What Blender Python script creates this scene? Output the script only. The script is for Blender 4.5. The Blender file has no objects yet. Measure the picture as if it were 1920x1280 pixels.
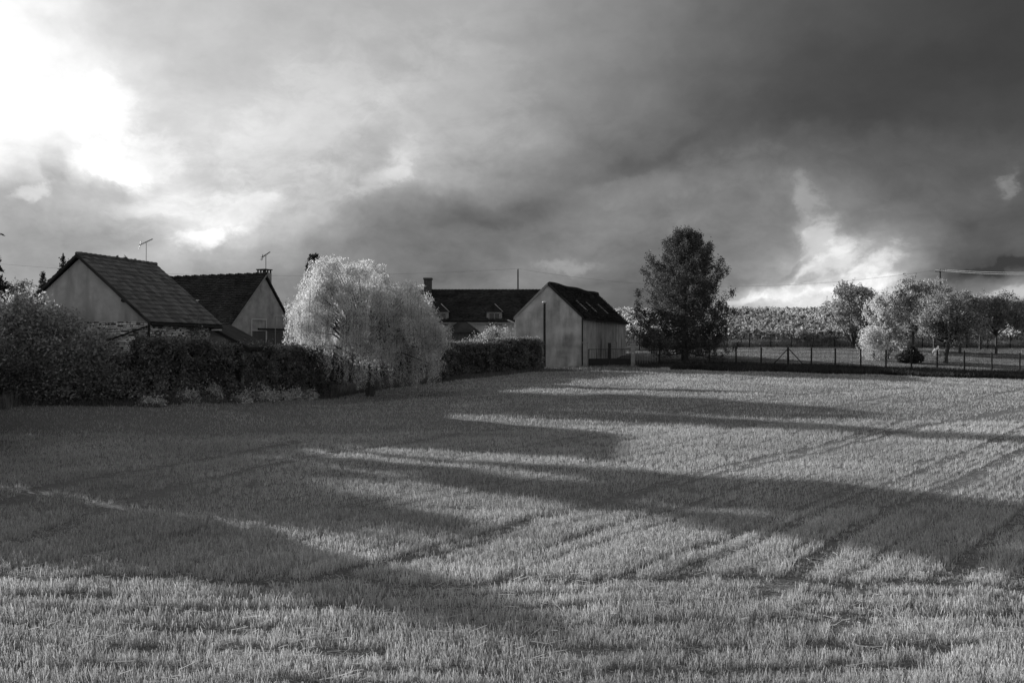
import bpy, math, random
import numpy as np
from mathutils import Vector, Matrix
R = math.radians
rng = np.random.default_rng(7)
random.seed(7)
scene = bpy.context.scene
COL = scene.collection

# ------------------------------------------------------------------ camera
F = 1867.0                      # focal length in photo pixels (1920 wide)
cam_d = bpy.data.cameras.new('camera')
cam_d.sensor_width = 36; cam_d.lens = 35.0
cam_d.clip_start = 0.1; cam_d.clip_end = 12000
cam = bpy.data.objects.new('camera', cam_d); COL.objects.link(cam)
cam.location = (0, 0, 0); cam.rotation_euler = (R(90 + 0.307), 0, 0)
scene.camera = cam

# ------------------------------------------------------------------ sun
SUN_EL, SUN_AZ = 14.0, 50.0     # azimuth to the left of the view axis
TAN = math.tan(R(SUN_EL)); SS, CC = math.sin(R(SUN_AZ)), math.cos(R(SUN_AZ))
sd = bpy.data.lights.new('sun', 'SUN'); sd.energy = 5.0; sd.angle = R(0.6); sd.color = (1.0, 1.0, 1.0)
sun = bpy.data.objects.new('sun', sd); COL.objects.link(sun)
to_sun = Vector((-SS * math.cos(R(SUN_EL)), CC * math.cos(R(SUN_EL)), math.sin(R(SUN_EL))))
sun.rotation_euler = to_sun.to_track_quat('Z', 'Y').to_euler()
sun.location = to_sun * 200

scene.view_settings.view_transform = 'Standard'
scene.view_settings.look = 'None'
EXPO = 0.45
scene.view_settings.exposure = EXPO
scene.view_settings.gamma = 1.0
scene.view_settings.use_curve_mapping = False
scene.render.engine = 'CYCLES'
scene.cycles.max_bounces = 4
scene.cycles.diffuse_bounces = 3
scene.cycles.glossy_bounces = 2
scene.cycles.transparent_max_bounces = 4

# ------------------------------------------------------------------ sky (world): stormy cloud deck with a break at the sun
def lin(v):
    v = v / 255.0
    return v / 12.92 if v <= .04045 else ((v + .055) / 1.055) ** 2.4
SKY_U = [0, 160, 320, 480, 640, 800, 960, 1120, 1280, 1440, 1600, 1760, 1920]
SKY = {   # photo row -> displayed brightness at SKY_U
 -900: [200,190,180,170,160,150,140,130,115,105, 95, 90, 88],
 -250: [235,214,200,190,180,168,154,132,108, 90, 80, 74, 70],
    0: [240,216,200,192,184,176,162,140,114, 92, 82, 73, 64],
   80: [262,224,202,194,182,172,158,138,113, 88, 76, 68, 62],
  160: [270,240,210,196,188,175,158,134,104, 78, 67, 62, 60],
  240: [270,246,222,206,194,178,158,128, 98, 74, 63, 62, 68],
  320: [250,236,222,205,182,164,138,108,100, 96, 90, 88, 86],
  400: [185,195,208,196,152,116,112,122,128,124,120,100, 82],
  480: [148,150,162,156,124,112,118,118,118,134,150, 95, 82],
  530: [142,140,144,132,118,114,124,114,106,150,180, 92, 80],
  570: [142,138,136,122,116,112,116,106,106,215,225,112,142],
  660: [142,138,136,122,116,112,116,112,120,200,205,130,150],
}
world = bpy.data.worlds.new('World'); scene.world = world
world.use_nodes = True
nt = world.node_tree; N = nt.nodes; L = nt.links
for n in list(N): N.remove(n)
def nd(t, **k):
    n = N.new(t)
    for a, b in k.items(): setattr(n, a, b)
    return n
def mth(op, a, b=None, c=None, clamp=False):
    n = N.new('ShaderNodeMath'); n.operation = op; n.use_clamp = clamp
    for i, v in enumerate((a, b, c)):
        if v is None: continue
        if isinstance(v, (int, float)): n.inputs[i].default_value = v
        else: L.new(v, n.inputs[i])
    return n.outputs[0]
tc = nd('ShaderNodeTexCoord')
sep = nd('ShaderNodeSeparateXYZ'); L.new(tc.outputs['Generated'], sep.inputs[0])
az = mth('ARCTAN2', sep.outputs[0], sep.outputs[1])
el = mth('ARCSINE', sep.outputs[2])
comb = nd('ShaderNodeCombineXYZ'); L.new(az, comb.inputs[0]); L.new(el, comb.inputs[1])
def noise(vec, scale, detail=4, rough=.55, sx=1, sy=1, rot=0, off=0, col=False):
    mp = nd('ShaderNodeMapping'); L.new(vec, mp.inputs[0])
    mp.inputs['Rotation'].default_value = (0, 0, rot); mp.inputs['Scale'].default_value = (sx, sy, 1)
    mp.inputs['Location'].default_value = (off, off * .7, off * .3)
    n = nd('ShaderNodeTexNoise'); L.new(mp.outputs[0], n.inputs['Vector'])
    n.inputs['Scale'].default_value = scale; n.inputs['Detail'].default_value = detail; n.inputs['Roughness'].default_value = rough
    return n.outputs['Color'] if col else n.outputs['Fac']
def warp(vec, scale, amp, off, detail=4):
    c = noise(vec, scale, detail, .6, off=off, col=True)
    s = nd('ShaderNodeVectorMath', operation='SUBTRACT'); L.new(c, s.inputs[0]); s.inputs[1].default_value = (.5, .5, .5)
    m = nd('ShaderNodeVectorMath', operation='MULTIPLY'); L.new(s.outputs[0], m.inputs[0]); m.inputs[1].default_value = (amp, amp * .7, 0)
    a = nd('ShaderNodeVectorMath', operation='ADD'); L.new(vec, a.inputs[0]); L.new(m.outputs[0], a.inputs[1])
    return a.outputs[0]
wv = warp(comb.outputs[0], 5.0, .11, 3.1, 5)
wv2 = warp(comb.outputs[0], 7.0, .09, 9.7, 6)
wv3 = warp(warp(comb.outputs[0], 9.0, .05, 1.7, 5), 34.0, .035, 4.4, 4)      # finer warp for the broken clouds
wb = warp(warp(wv, 14.0, .045, 6.6, 5), 38.0, .022, 2.2, 5)
sw = nd('ShaderNodeSeparateXYZ'); L.new(wb, sw.inputs[0])
tt = mth('ADD', mth('MULTIPLY', sw.outputs[0], 1 / (2 * math.pi)), .5)
def u2a(px): return math.atan((px - 960) / F)
def y2e(py): return math.atan((650 - py) / F)
rows = []
KS = 0.2
for py, vals in SKY.items():
    rp = nd('ShaderNodeValToRGB'); cr = rp.color_ramp; cr.interpolation = 'CARDINAL'
    hi = vals[0]
    pts = [(-math.pi, lin(150)), (-2.2, lin(155)), (-1.5, lin(max(150, hi * .8))), (-1.15, lin(hi) * 1.2), (-.87, lin(hi) * 1.6), (-.66, lin(hi) * 1.35)]
    pts += [(u2a(p), lin(v)) for p, v in zip(SKY_U, vals)]
    pts += [(.7, lin(vals[-1] + 6)), (1.2, lin(105)), (2.2, lin(135)), (math.pi, lin(150))]
    while len(cr.elements) > 1: cr.elements.remove(cr.elements[-1])
    for i, (a, v) in enumerate(pts):
        pos = a / (2 * math.pi) + .5
        e = cr.elements[0] if i == 0 else cr.elements.new(pos)
        e.position = pos; e.color = (v * KS, v * KS, v * KS, 1)
    L.new(tt, rp.inputs[0]); rows.append((y2e(py), rp.outputs[0]))
rows = [(math.pi / 2, None)] + rows
cur = None
order = sorted([r for r in rows if r[1] is not None], key=lambda r: r[0])
cur = order[0][1]
for (e0, _), (e1, out) in zip(order[:-1], order[1:]):
    mr = nd('ShaderNodeMapRange', interpolation_type='SMOOTHSTEP')
    L.new(sw.outputs[1], mr.inputs[0]); mr.inputs[1].default_value = e0; mr.inputs[2].default_value = e1
    mx = nd('ShaderNodeMix', data_type='FLOAT'); L.new(mr.outputs[0], mx.inputs[0])
    L.new(cur, mx.inputs[2]); L.new(out, mx.inputs[3]); cur = mx.outputs[0]
base = mth('MULTIPLY', cur, 1 / KS)
# soft billows, stronger near the horizon
n1 = noise(wv, 6.5, 6, .58, sx=.75, sy=1.6, rot=-.45, off=2.0)
n2 = noise(wv2, 15, 6, .62, sx=.8, sy=1.5, rot=-.5, off=5.0)
lowm = nd('ShaderNodeMapRange'); L.new(el, lowm.inputs[0]); lowm.inputs[1].default_value = .26; lowm.inputs[2].default_value = .06
lowm.inputs[3].default_value = .28; lowm.inputs[4].default_value = 1.0
m1 = mth('MULTIPLY', mth('SUBTRACT', n1, .5), mth('MULTIPLY', lowm.outputs[0], 1.25))
nb_ = noise(wv, 9.5, 6, .56, sx=.8, sy=1.45, rot=-.35, off=7.3)
bil = mth('SUBTRACT', mth('ABSOLUTE', mth('MULTIPLY', mth('SUBTRACT', nb_, .5), 4.0)), .30)
n3 = noise(wv2, 42, 5, .65, sx=.8, sy=1.4, rot=-.4, off=8.0)
m2 = mth('ADD', mth('MULTIPLY', mth('SUBTRACT', n2, .5), mth('MULTIPLY', lowm.outputs[0], .85)), mth('MULTIPLY', mth('SUBTRACT', n3, .5), mth('MULTIPLY', lowm.outputs[0], .45)))
val = mth('MULTIPLY', base, mth('MAXIMUM', mth('ADD', 1.0, mth('ADD', mth('ADD', m1, m2), mth('MULTIPLY', bil, mth('MULTIPLY', lowm.outputs[0], .42)))), .2))
# individual bright cloud wisps and dark scraps: (px, py, half width px, half height px, tilt deg, gain)
BLOBS = [(290, 405, 90, 24, 12, .12), (445, 390, 60, 70, 20, .07), (270, 320, 90, 50, 0, .22), (560, 250, 200, 120, 30, .10), (600, 360, 80, 60, 0, .10), (860, 200, 160, 140, 20, .05), (700, 130, 200, 80, 10, .04), (1300, 340, 260, 40, 10, .035), (385, 452, 64, 24, 8, .42), (240, 345, 60, 26, -20, .3), (430, 410, 90, 45, 30, .14), (720, 335, 70, 26, 30, .16), (760, 300, 60, 26, 45, .10), (330, 410, 110, 30, 22, .08),
         (100, 345, 34, 40, 0, -.20), (20, 395, 50, 24, 0, -.06), (60, 388, 40, 14, 20, .25), (215, 375, 70, 22, 10, -.12), (190, 330, 45, 26, 0, .18),
         (1530, 460, 30, 62, -28, .3), (1500, 420, 16, 40, 15, .1), (1575, 470, 24, 30, -40, .22), (1560, 500, 90, 28, 35, .35), (1510, 370, 30, 55, 20, .13), (1640, 500, 62, 30, 25, .50), (1480, 560, 85, 18, 6, .38), (1615, 545, 75, 18, 22, .40),
         (1505, 545, 40, 14, 30, -.34), (1480, 515, 42, 10, 30, -.10), (1050, 497, 70, 15, 0, .12), (1905, 555, 90, 14, 12, .28), (1850, 520, 160, 14, 10, -.06),
         (1912, 385, 12, 26, -10, .12), (950, 400, 180, 26, 8, -.05), (1390, 570, 60, 10, 0, .25), (200, 250, 60, 80, 0, .2), (1160, 320, 200, 18, 18, -.03)]
for bx, by, w, h, tilt, g in BLOBS:
    mp = nd('ShaderNodeMapping', vector_type='TEXTURE'); L.new(wv3, mp.inputs[0])
    mp.inputs['Location'].default_value = (u2a(bx), y2e(by), 0)
    mp.inputs['Rotation'].default_value = (0, 0, R(tilt)); mp.inputs['Scale'].default_value = (w / F, h / F, 1)
    ln = nd('ShaderNodeVectorMath', operation='LENGTH'); L.new(mp.outputs[0], ln.inputs[0])
    g_ = mth('EXPONENT', mth('MULTIPLY', mth('MULTIPLY', ln.outputs['Value'], ln.outputs['Value']), -1.0))
    e_ = mth('ADD', g_, mth('ADD', mth('MULTIPLY', mth('SUBTRACT', n2, .5), 1.5), mth('MULTIPLY', mth('SUBTRACT', n3, .5), 1.3)))
    ss = nd('ShaderNodeMapRange', interpolation_type='SMOOTHSTEP'); L.new(e_, ss.inputs[0]); ss.inputs[1].default_value = .18; ss.inputs[2].default_value = .95
    gt_ = nd('ShaderNodeMapRange', interpolation_type='SMOOTHSTEP'); L.new(g_, gt_.inputs[0]); gt_.inputs[1].default_value = .12; gt_.inputs[2].default_value = .6
    g_ = mth('MULTIPLY', mth('ADD', mth('MULTIPLY', mth('MULTIPLY', ss.outputs[0], gt_.outputs[0]), .7), mth('MULTIPLY', g_, .4)), g)
    val = mth('ADD', val, g_)
val = mth('MAXIMUM', val, .03)
# behind the clouds: the clear sky
sky = nd('ShaderNodeTexSky', sky_type='NISHITA'); sky.sun_disc = False
sky.sun_elevation = R(SUN_EL); sky.sun_rotation = R(-SUN_AZ); sky.altitude = 150; sky.air_density = 1; sky.dust_density = 1.5
bw = nd('ShaderNodeRGBToBW'); L.new(sky.outputs[0], bw.inputs[0])
BG = 0.1
val = mth('MULTIPLY', val, 2 ** -EXPO)
tot = mth('ADD', mth('MULTIPLY', val, .96 / BG), mth('MULTIPLY', bw.outputs[0], .04))
cmb = nd('ShaderNodeCombineColor')
for i in range(3): L.new(tot, cmb.inputs[i])
bg = nd('ShaderNodeBackground'); L.new(cmb.outputs[0], bg.inputs[0]); bg.inputs[1].default_value = BG
ow = nd('ShaderNodeOutputWorld'); L.new(bg.outputs[0], ow.inputs[0])
world.cycles.sampling_method = 'MANUAL'; world.cycles.sample_map_resolution = 512

# ------------------------------------------------------------------ terrain
CP = [(0,1280,10.4),(960,1280,10.4),(1920,1280,10.4),(-900,1280,10.4),(2800,1280,10.4),
(0,1108,13.5),(960,1108,13.5),(1920,1108,13.5),(-800,1108,13.5),(2700,1108,13.5),
(0,950,20),(960,949,20),(1920,940,20),(-700,955,20),(2600,935,20),
(0,857,30),(500,853,30),(960,845,30),(1920,829,30),(2500,825,30),
(0,800,38),(500,778,44),(960,768,44),(1400,758,44),(1920,752,44),(2500,750,44),
(-400,762,42.5),(0,757,43),(300,757,44),(590,748,56.5),(800,718,66),(1000,696,75),(1180,693,74),(1500,699,69),(1920,712,64),(2500,720,60),
(1090,689,78),(970,689,80),(1300,672,85),(1900,676,85),(2500,676,85),(1300,652,101),(1900,652,101),(2500,652,101),
(150,735,60),(480,720,70),(850,683,92),(0,725,65)]
_p = [((px - 960) / F * D, D) for px, py, D in CP]; _z = [-(py - 650) / F * D for px, py, D in CP]
for X, D, z in [(-60,90,-2.2),(-20,100,-1.6),(20,108,0.3),(60,108,.3),(110,108,.3),(20,150,3.3),(80,150,3.3),(20,188,4.6),(90,188,4.5),(20,230,3.8),(100,230,3.8),(-80,150,-1.5),(-80,230,-1),(-20,160,0.2),(-20,230,1.0),(0,0,-3.6),(-30,0,-3.6),(30,0,-3.6),(-60,40,-2.8),(-60,60,-2.7),(70,60,-1.9),(70,20,-3.1),(0,-30,-3.6),(-80,0,-3.5),(80,0,-3.4)]:
    _p.append((X, D)); _z.append(z)
TP = np.array(_p, float); TZ = np.array(_z); nP = len(TP)
def _k(r2): return np.where(r2 > 0, r2 * np.log(r2 + 1e-9) * .5, 0)
_A = np.zeros((nP + 3, nP + 3)); _A[:nP, :nP] = _k(((TP[:, None] - TP[None]) ** 2).sum(-1)) + np.eye(nP) * 2
_A[:nP, nP] = 1; _A[:nP, nP + 1:] = TP; _A[nP, :nP] = 1; _A[nP + 1:, :nP] = TP.T
_W = np.linalg.solve(_A, np.r_[TZ, 0, 0, 0])
def _tps(x, y):
    q = np.stack([x.ravel(), y.ravel()], 1); out = np.empty(len(q))
    for i in range(0, len(q), 20000):
        c = q[i:i + 20000]
        out[i:i + 20000] = _k(((c[:, None] - TP[None]) ** 2).sum(-1)) @ _W[:nP] + _W[nP] + c @ _W[nP + 1:]
    return out.reshape(x.shape)
# lookup table with bilinear interpolation, plus small undulations
GX0, GX1, GY0, GY1, GS = -160., 170., -30., 260., 1.0
_gx = np.arange(GX0, GX1 + GS, GS); _gy = np.arange(GY0, GY1 + GS, GS)
_GZ = _tps(*np.meshgrid(_gx, _gy, indexing='ij'))
def gz(x, y):
    x = np.asarray(x, float); y = np.asarray(y, float)
    fx = np.clip((x - GX0) / GS, 0, len(_gx) - 1.001); fy = np.clip((y - GY0) / GS, 0, len(_gy) - 1.001)
    i = fx.astype(int); j = fy.astype(int); a = fx - i; b = fy - j
    z = (_GZ[i, j] * (1 - a) * (1 - b) + _GZ[i + 1, j] * a * (1 - b) + _GZ[i, j + 1] * (1 - a) * b + _GZ[i + 1, j + 1] * a * b)
    z = z + .035 * np.sin(x * .9 + 1.3 * np.sin(y * .31)) * np.sin(y * .55 + x * .2) + .02 * np.sin(x * 2.1 + y * 1.3) * np.sin(y * 1.7 - x)
    return z
def g1(x, y): return float(gz(np.array([x]), np.array([y]))[0])
def at(px, D, py=None):
    """world position seen at photo column px at distance D, standing on the ground (or at row py)"""
    X = (px - 960) / F * D
    return Vector((X, D, g1(X, D) if py is None else -(py - 650) / F * D))
_Ds = np.linspace(6, 130, 2500)
def hit(px, py):
    u = (px - 960) / F; v = -(py - 650) / F
    g = gz(u * _Ds, _Ds); i = int(np.argmax(v * _Ds < g))
    return (u * _Ds[i], _Ds[i])

# ------------------------------------------------------------------ helpers
def tag(o, label=None, cat=None, group=None, kind=None):
    if label: o['label'] = label
    if cat: o['category'] = cat
    if group: o['group'] = group
    if kind: o['kind'] = kind
    return o
def empty(name, loc, rz=0, label=None, cat=None, group=None):
    o = bpy.data.objects.new(name, None); COL.objects.link(o)
    o.location = loc; o.rotation_euler = (0, 0, rz); o.empty_display_size = .3
    return tag(o, label, cat, group)
def link_mesh(name, me, mat, parent=None, smooth=False):
    o = bpy.data.objects.new(name, me); COL.objects.link(o)
    if mat and not me.materials: me.materials.append(mat)
    if smooth: me.polygons.foreach_set('use_smooth', [True] * len(me.polygons))
    if parent: o.parent = parent
    return o
class MB:
    def __init__(s): s.v = []; s.f = []
    def add(s, vs, fs):
        b = len(s.v); s.v += [tuple(p) for p in vs]; s.f += [tuple(b + i for i in f) for f in fs]; return s
    def box(s, x0, x1, y0, y1, z0, z1):
        return s.add([(x0,y0,z0),(x1,y0,z0),(x1,y1,z0),(x0,y1,z0),(x0,y0,z1),(x1,y0,z1),(x1,y1,z1),(x0,y1,z1)],
                     [(0,3,2,1),(4,5,6,7),(0,1,5,4),(1,2,6,5),(2,3,7,6),(3,0,4,7)])
    def tube(s, pts, rad, sides=6, cap=True):
        pts = [Vector(p) for p in pts]; n = len(pts)
        if not hasattr(rad, '__len__'): rad = [rad] * n
        vs = []
        for i, p in enumerate(pts):
            d = (pts[min(i + 1, n - 1)] - pts[max(i - 1, 0)])
            d = d.normalized() if d.length > 1e-9 else Vector((0, 0, 1))
            a = d.orthogonal().normalized() if abs(d.z) > .95 else d.cross(Vector((0, 0, 1))).normalized(); b = d.cross(a)
            for k in range(sides):
                t = 2 * math.pi * k / sides
                vs.append(p + (a * math.cos(t) + b * math.sin(t)) * rad[i])
        fs = []
        for i in range(n - 1):
            for k in range(sides):
                k2 = (k + 1) % sides
                fs.append((i * sides + k, i * sides + k2, (i + 1) * sides + k2, (i + 1) * sides + k))
        if cap: fs += [tuple(range(sides))[::-1], tuple((n - 1) * sides + k for k in range(sides))]
        return s.add(vs, fs)
    def prism(s, poly, y0, y1):       # polygon in x,z extruded along y
        n = len(poly)
        vs = [(x, y0, z) for x, z in poly] + [(x, y1, z) for x, z in poly]
        return s.add(vs, [tuple(range(n)), tuple(range(n, 2 * n))[::-1]] + [(i, i + n, (i + 1) % n + n, (i + 1) % n) for i in range(n)])
    def slab(s, a, b, c, d, t):       # quad a,b,c,d thickened by t along its normal
        a, b, c, d = map(Vector, (a, b, c, d)); nn = (b - a).cross(d - a).normalized() * t
        return s.add([a, b, c, d, a + nn, b + nn, c + nn, d + nn], [(0,3,2,1),(4,5,6,7),(0,1,5,4),(1,2,6,5),(2,3,7,6),(3,0,4,7)])
    def mesh(s, name):
        me = bpy.data.meshes.new(name); me.from_pydata(s.v, [], s.f); me.update(); return me
    def build(s, name, mat, parent=None, smooth=False): return link_mesh(name, s.mesh(name), mat, parent, smooth)
def quads_mesh(name, Q):
    """Q: (n,k,3) array of separate k-gons"""
    n, k = Q.shape[:2]
    me = bpy.data.meshes.new(name)
    me.vertices.add(n * k); me.vertices.foreach_set('co', Q.astype(np.float32).ravel())
    me.loops.add(n * k); me.loops.foreach_set('vertex_index', np.arange(n * k, dtype=np.int32))
    me.polygons.add(n); me.polygons.foreach_set('loop_start', np.arange(0, n * k, k, dtype=np.int32))
    try: me.polygons.foreach_set('loop_total', np.full(n, k, np.int32))
    except Exception: pass
    me.update(calc_edges=True)
    return me
def unit(v): return v / np.maximum(np.linalg.norm(v, axis=-1, keepdims=True), 1e-9)
def leaves(C, length, width, up=None, upw=0.0, curl=.25):
    """rhombic leaves centred at C with random orientation, optionally leaning to direction up"""
    n = len(C); a = unit(rng.normal(size=(n, 3)))
    if up is not None: a = unit(a * (1 - upw) + np.asarray(up) * upw)
    b = unit(np.cross(a, rng.normal(size=(n, 3)))); c = np.cross(a, b)
    l = (length * rng.uniform(.6, 1.3, n))[:, None]; w = (width * rng.uniform(.6, 1.3, n))[:, None]
    Q = np.stack([C - a * l / 2, C + b * w / 2 + c * w * curl, C + a * l / 2, C - b * w / 2 + c * w * curl], 1)
    return Q
def in_lobe(n, c, r, shell=.75, rough=.18, seed=0):
    """points in a lumpy ellipsoid, denser towards its surface"""
    d = unit(rng.normal(size=(n, 3)))
    q = np.sin(d @ np.array([5.1, 3.3, 1.2]) + seed) * np.sin(d @ np.array([-2.2, 4.9, 3.7]) + seed * 2) + .6 * np.sin(d @ np.array([9., -7., 8.]) + seed)
    f = (1 + rough * q) * (rng.uniform(0, 1, n) ** (1 / 3.)) ** (1 - shell * .8)
    return np.asarray(c) + d * f[:, None] * np.asarray(r)
def clumps(centres, per, cr):
    C = np.repeat(centres, per, axis=0)
    return C + rng.normal(size=C.shape) * cr * np.repeat(rng.uniform(.6, 1.3, len(centres)), per)[:, None]

# ------------------------------------------------------------------ materials
def mat(name, col=.2, var=.3, scale=3.0, rough=.9, bump=0, bscale=40, streak=None, spec=.2, metallic=0, detail=6, extra=None):
    m = bpy.data.materials.new(name); m.use_nodes = True; t = m.node_tree; t.nodes.clear()
    ou = t.nodes.new('ShaderNodeOutputMaterial'); bs = t.nodes.new('ShaderNodeBsdfPrincipled')
    t.links.new(bs.outputs[0], ou.inputs[0])
    bs.inputs['Roughness'].default_value = rough; bs.inputs['Metallic'].default_value = metallic
    bs.inputs['Specular IOR Level'].default_value = spec
    tcn = t.nodes.new('ShaderNodeTexCoord'); mp = t.nodes.new('ShaderNodeMapping'); t.links.new(tcn.outputs['Object'], mp.inputs[0])
    if streak: mp.inputs['Scale'].default_value = streak
    nz = t.nodes.new('ShaderNodeTexNoise'); t.links.new(mp.outputs[0], nz.inputs['Vector'])
    nz.inputs['Scale'].default_value = scale; nz.inputs['Detail'].default_value = detail; nz.inputs['Roughness'].default_value = .62
    rp = t.nodes.new('ShaderNodeValToRGB'); t.links.new(nz.outputs['Fac'], rp.inputs[0])
    lo, hi = col * (1 - var), col * (1 + var)
    rp.color_ramp.elements[0].position = .3; rp.color_ramp.elements[0].color = (lo, lo, lo, 1)
    rp.color_ramp.elements[1].position = .7; rp.color_ramp.elements[1].color = (hi, hi, hi, 1)
    out = rp.outputs[0]
    if extra: out = extra(t, tcn, out)
    t.links.new(out, bs.inputs['Base Color'])
    if bump:
        n2 = t.nodes.new('ShaderNodeTexNoise'); t.links.new(tcn.outputs['Object'], n2.inputs['Vector']); n2.inputs['Scale'].default_value = bscale
        n2.inputs['Detail'].default_value = 5
        b = t.nodes.new('ShaderNodeBump'); b.inputs['Strength'].default_value = bump; b.inputs['Distance'].default_value = .02
        t.links.new(n2.outputs['Fac'], b.inputs['Height']); t.links.new(b.outputs[0], bs.inputs['Normal'])
    return m
def mixnode(t, f, a, b):
    n = t.nodes.new('ShaderNodeMix'); n.data_type = 'RGBA'
    if isinstance(f, (int, float)): n.inputs[0].default_value = f
    else: t.links.new(f, n.inputs[0])
    for i, v in ((6, a), (7, b)):
        if isinstance(v, (int, float)): n.inputs[i].default_value = (v, v, v, 1)
        else: t.links.new(v, n.inputs[i])
    return n.outputs[2]
def leafmat(name, col, var=.45, trans=.4, gloss=.12, clump=.35, cscale=.8):
    m = bpy.data.materials.new(name); m.use_nodes = True; t = m.node_tree; t.nodes.clear()
    ou = t.nodes.new('ShaderNodeOutputMaterial')
    ge = t.nodes.new('ShaderNodeNewGeometry')
    mr = t.nodes.new('ShaderNodeMapRange'); t.links.new(ge.outputs['Random Per Island'], mr.inputs[0])
    mr.inputs[3].default_value = col * (1 - var); mr.inputs[4].default_value = col * (1 + var)
    tcn = t.nodes.new('ShaderNodeTexCoord'); nz = t.nodes.new('ShaderNodeTexNoise'); t.links.new(tcn.outputs['Object'], nz.inputs['Vector'])
    nz.inputs['Scale'].default_value = cscale; nz.inputs['Detail'].default_value = 3
    m2 = t.nodes.new('ShaderNodeMapRange'); t.links.new(nz.outputs['Fac'], m2.inputs[0]); m2.inputs[1].default_value = .3; m2.inputs[2].default_value = .7
    m2.inputs[3].default_value = 1 - clump; m2.inputs[4].default_value = 1 + clump
    mu = t.nodes.new('ShaderNodeMath'); mu.operation = 'MULTIPLY'; t.links.new(mr.outputs[0], mu.inputs[0]); t.links.new(m2.outputs[0], mu.inputs[1])
    cc = t.nodes.new('ShaderNodeCombineColor')
    for i in range(3): t.links.new(mu.outputs[0], cc.inputs[i])
    d = t.nodes.new('ShaderNodeBsdfDiffuse'); tr = t.nodes.new('ShaderNodeBsdfTranslucent'); g = t.nodes.new('ShaderNodeBsdfGlossy')
    g.inputs['Roughness'].default_value = .65; g.inputs[0].default_value = (.7, .7, .7, 1)
    for n in (d, tr): t.links.new(cc.outputs[0], n.inputs[0])
    a = t.nodes.new('ShaderNodeMixShader'); a.inputs[0].default_value = trans; t.links.new(d.outputs[0], a.inputs[1]); t.links.new(tr.outputs[0], a.inputs[2])
    fr = t.nodes.new('ShaderNodeFresnel'); fr.inputs[0].default_value = 1.35
    fm = t.nodes.new('ShaderNodeMath'); fm.operation = 'MULTIPLY'; t.links.new(fr.outputs[0], fm.inputs[0]); fm.inputs[1].default_value = gloss * 1.6
    b = t.nodes.new('ShaderNodeMixShader'); t.links.new(fm.outputs[0], b.inputs[0]); t.links.new(a.outputs[0], b.inputs[1]); t.links.new(g.outputs[0], b.inputs[2])
    t.links.new(b.outputs[0], ou.inputs[0])
    return m
M = {}
M['willow'] = leafmat('willow_leaf', .7, .35, .5, .03, .12)
M['pine'] = leafmat('pine_needle', .12, .4, .25, .02, .35, .6)
M['spruce'] = leafmat('spruce_needle', .06, .4, .2, .05)
M['hedge'] = leafmat('hedge_leaf', .23, .5, .3, .06, .5, .9)
M['shrub'] = leafmat('shrub_leaf', .36, .5, .45, .08, .4, .7)
M['bush'] = leafmat('shrub_leaf_pale', .46, .5, .45, .04, .3, .7)
M['tree'] = leafmat('tree_leaf', .29, .45, .45, .06, .35)
M['bright'] = leafmat('bright_leaf', .62, .3, .5, .04, .2)
M['walnut'] = leafmat('walnut_leaf', .40, .5, .4, .06, .3)
M['vine'] = leafmat('vine_leaf', .42, .7, .4, .04, .35, .25)
M['plant'] = leafmat('plant_leaf', .7, .4, .4, .1, .3)
M['straw'] = leafmat('straw', .52, .45, .3, .0, .2, .25)
M['drygrass'] = leafmat('dry_grass', .30, .4, .35, .05, .3)
M['grass'] = leafmat('grass_blade', .20, .4, .35, .05, .35, .3)
M['weed'] = leafmat('weed_blade', .06, .5, .3, .04, .4, .4)
M['bark'] = mat('bark', .09, .4, 6, bump=.6, bscale=14, streak=(1, 1, .25))
M['wood'] = mat('weathered_wood', .10, .35, 8, bump=.4, streak=(1, 1, .15))
M['postwood'] = mat('fence_wood', .035, .35, 8, bump=.3, streak=(1, 1, .15))
def tilevar(t, tcn, out):
    oi = t.nodes.new('ShaderNodeObjectInfo'); ge = t.nodes.new('ShaderNodeNewGeometry')
    ad = t.nodes.new('ShaderNodeMath'); ad.operation = 'ADD'; t.links.new(oi.outputs['Random'], ad.inputs[0]); t.links.new(ge.outputs['Random Per Island'], ad.inputs[1])
    fr = t.nodes.new('ShaderNodeMath'); fr.operation = 'FRACT'; t.links.new(ad.outputs[0], fr.inputs[0])
    mr = t.nodes.new('ShaderNodeMapRange'); t.links.new(fr.outputs[0], mr.inputs[0]); mr.inputs[3].default_value = .62; mr.inputs[4].default_value = 1.38
    mu = t.nodes.new('ShaderNodeVectorMath'); mu.operation = 'SCALE'; t.links.new(out, mu.inputs[0]); t.links.new(mr.outputs[0], mu.inputs['Scale']); return mu.outputs[0]
M['tile'] = mat('roof_tile_old', .14, .4, 2.2, bump=.5, bscale=20, extra=tilevar)
M['tile2'] = mat('roof_tile_dark', .042, .5, .9, bump=.5, bscale=20, extra=tilevar)
M['tile3'] = mat('roof_tile_mossy', .04, .6, .8, bump=.5, bscale=20, extra=tilevar)
M['roofbase'] = mat('roof_boards', .035, .3, 3)
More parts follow.
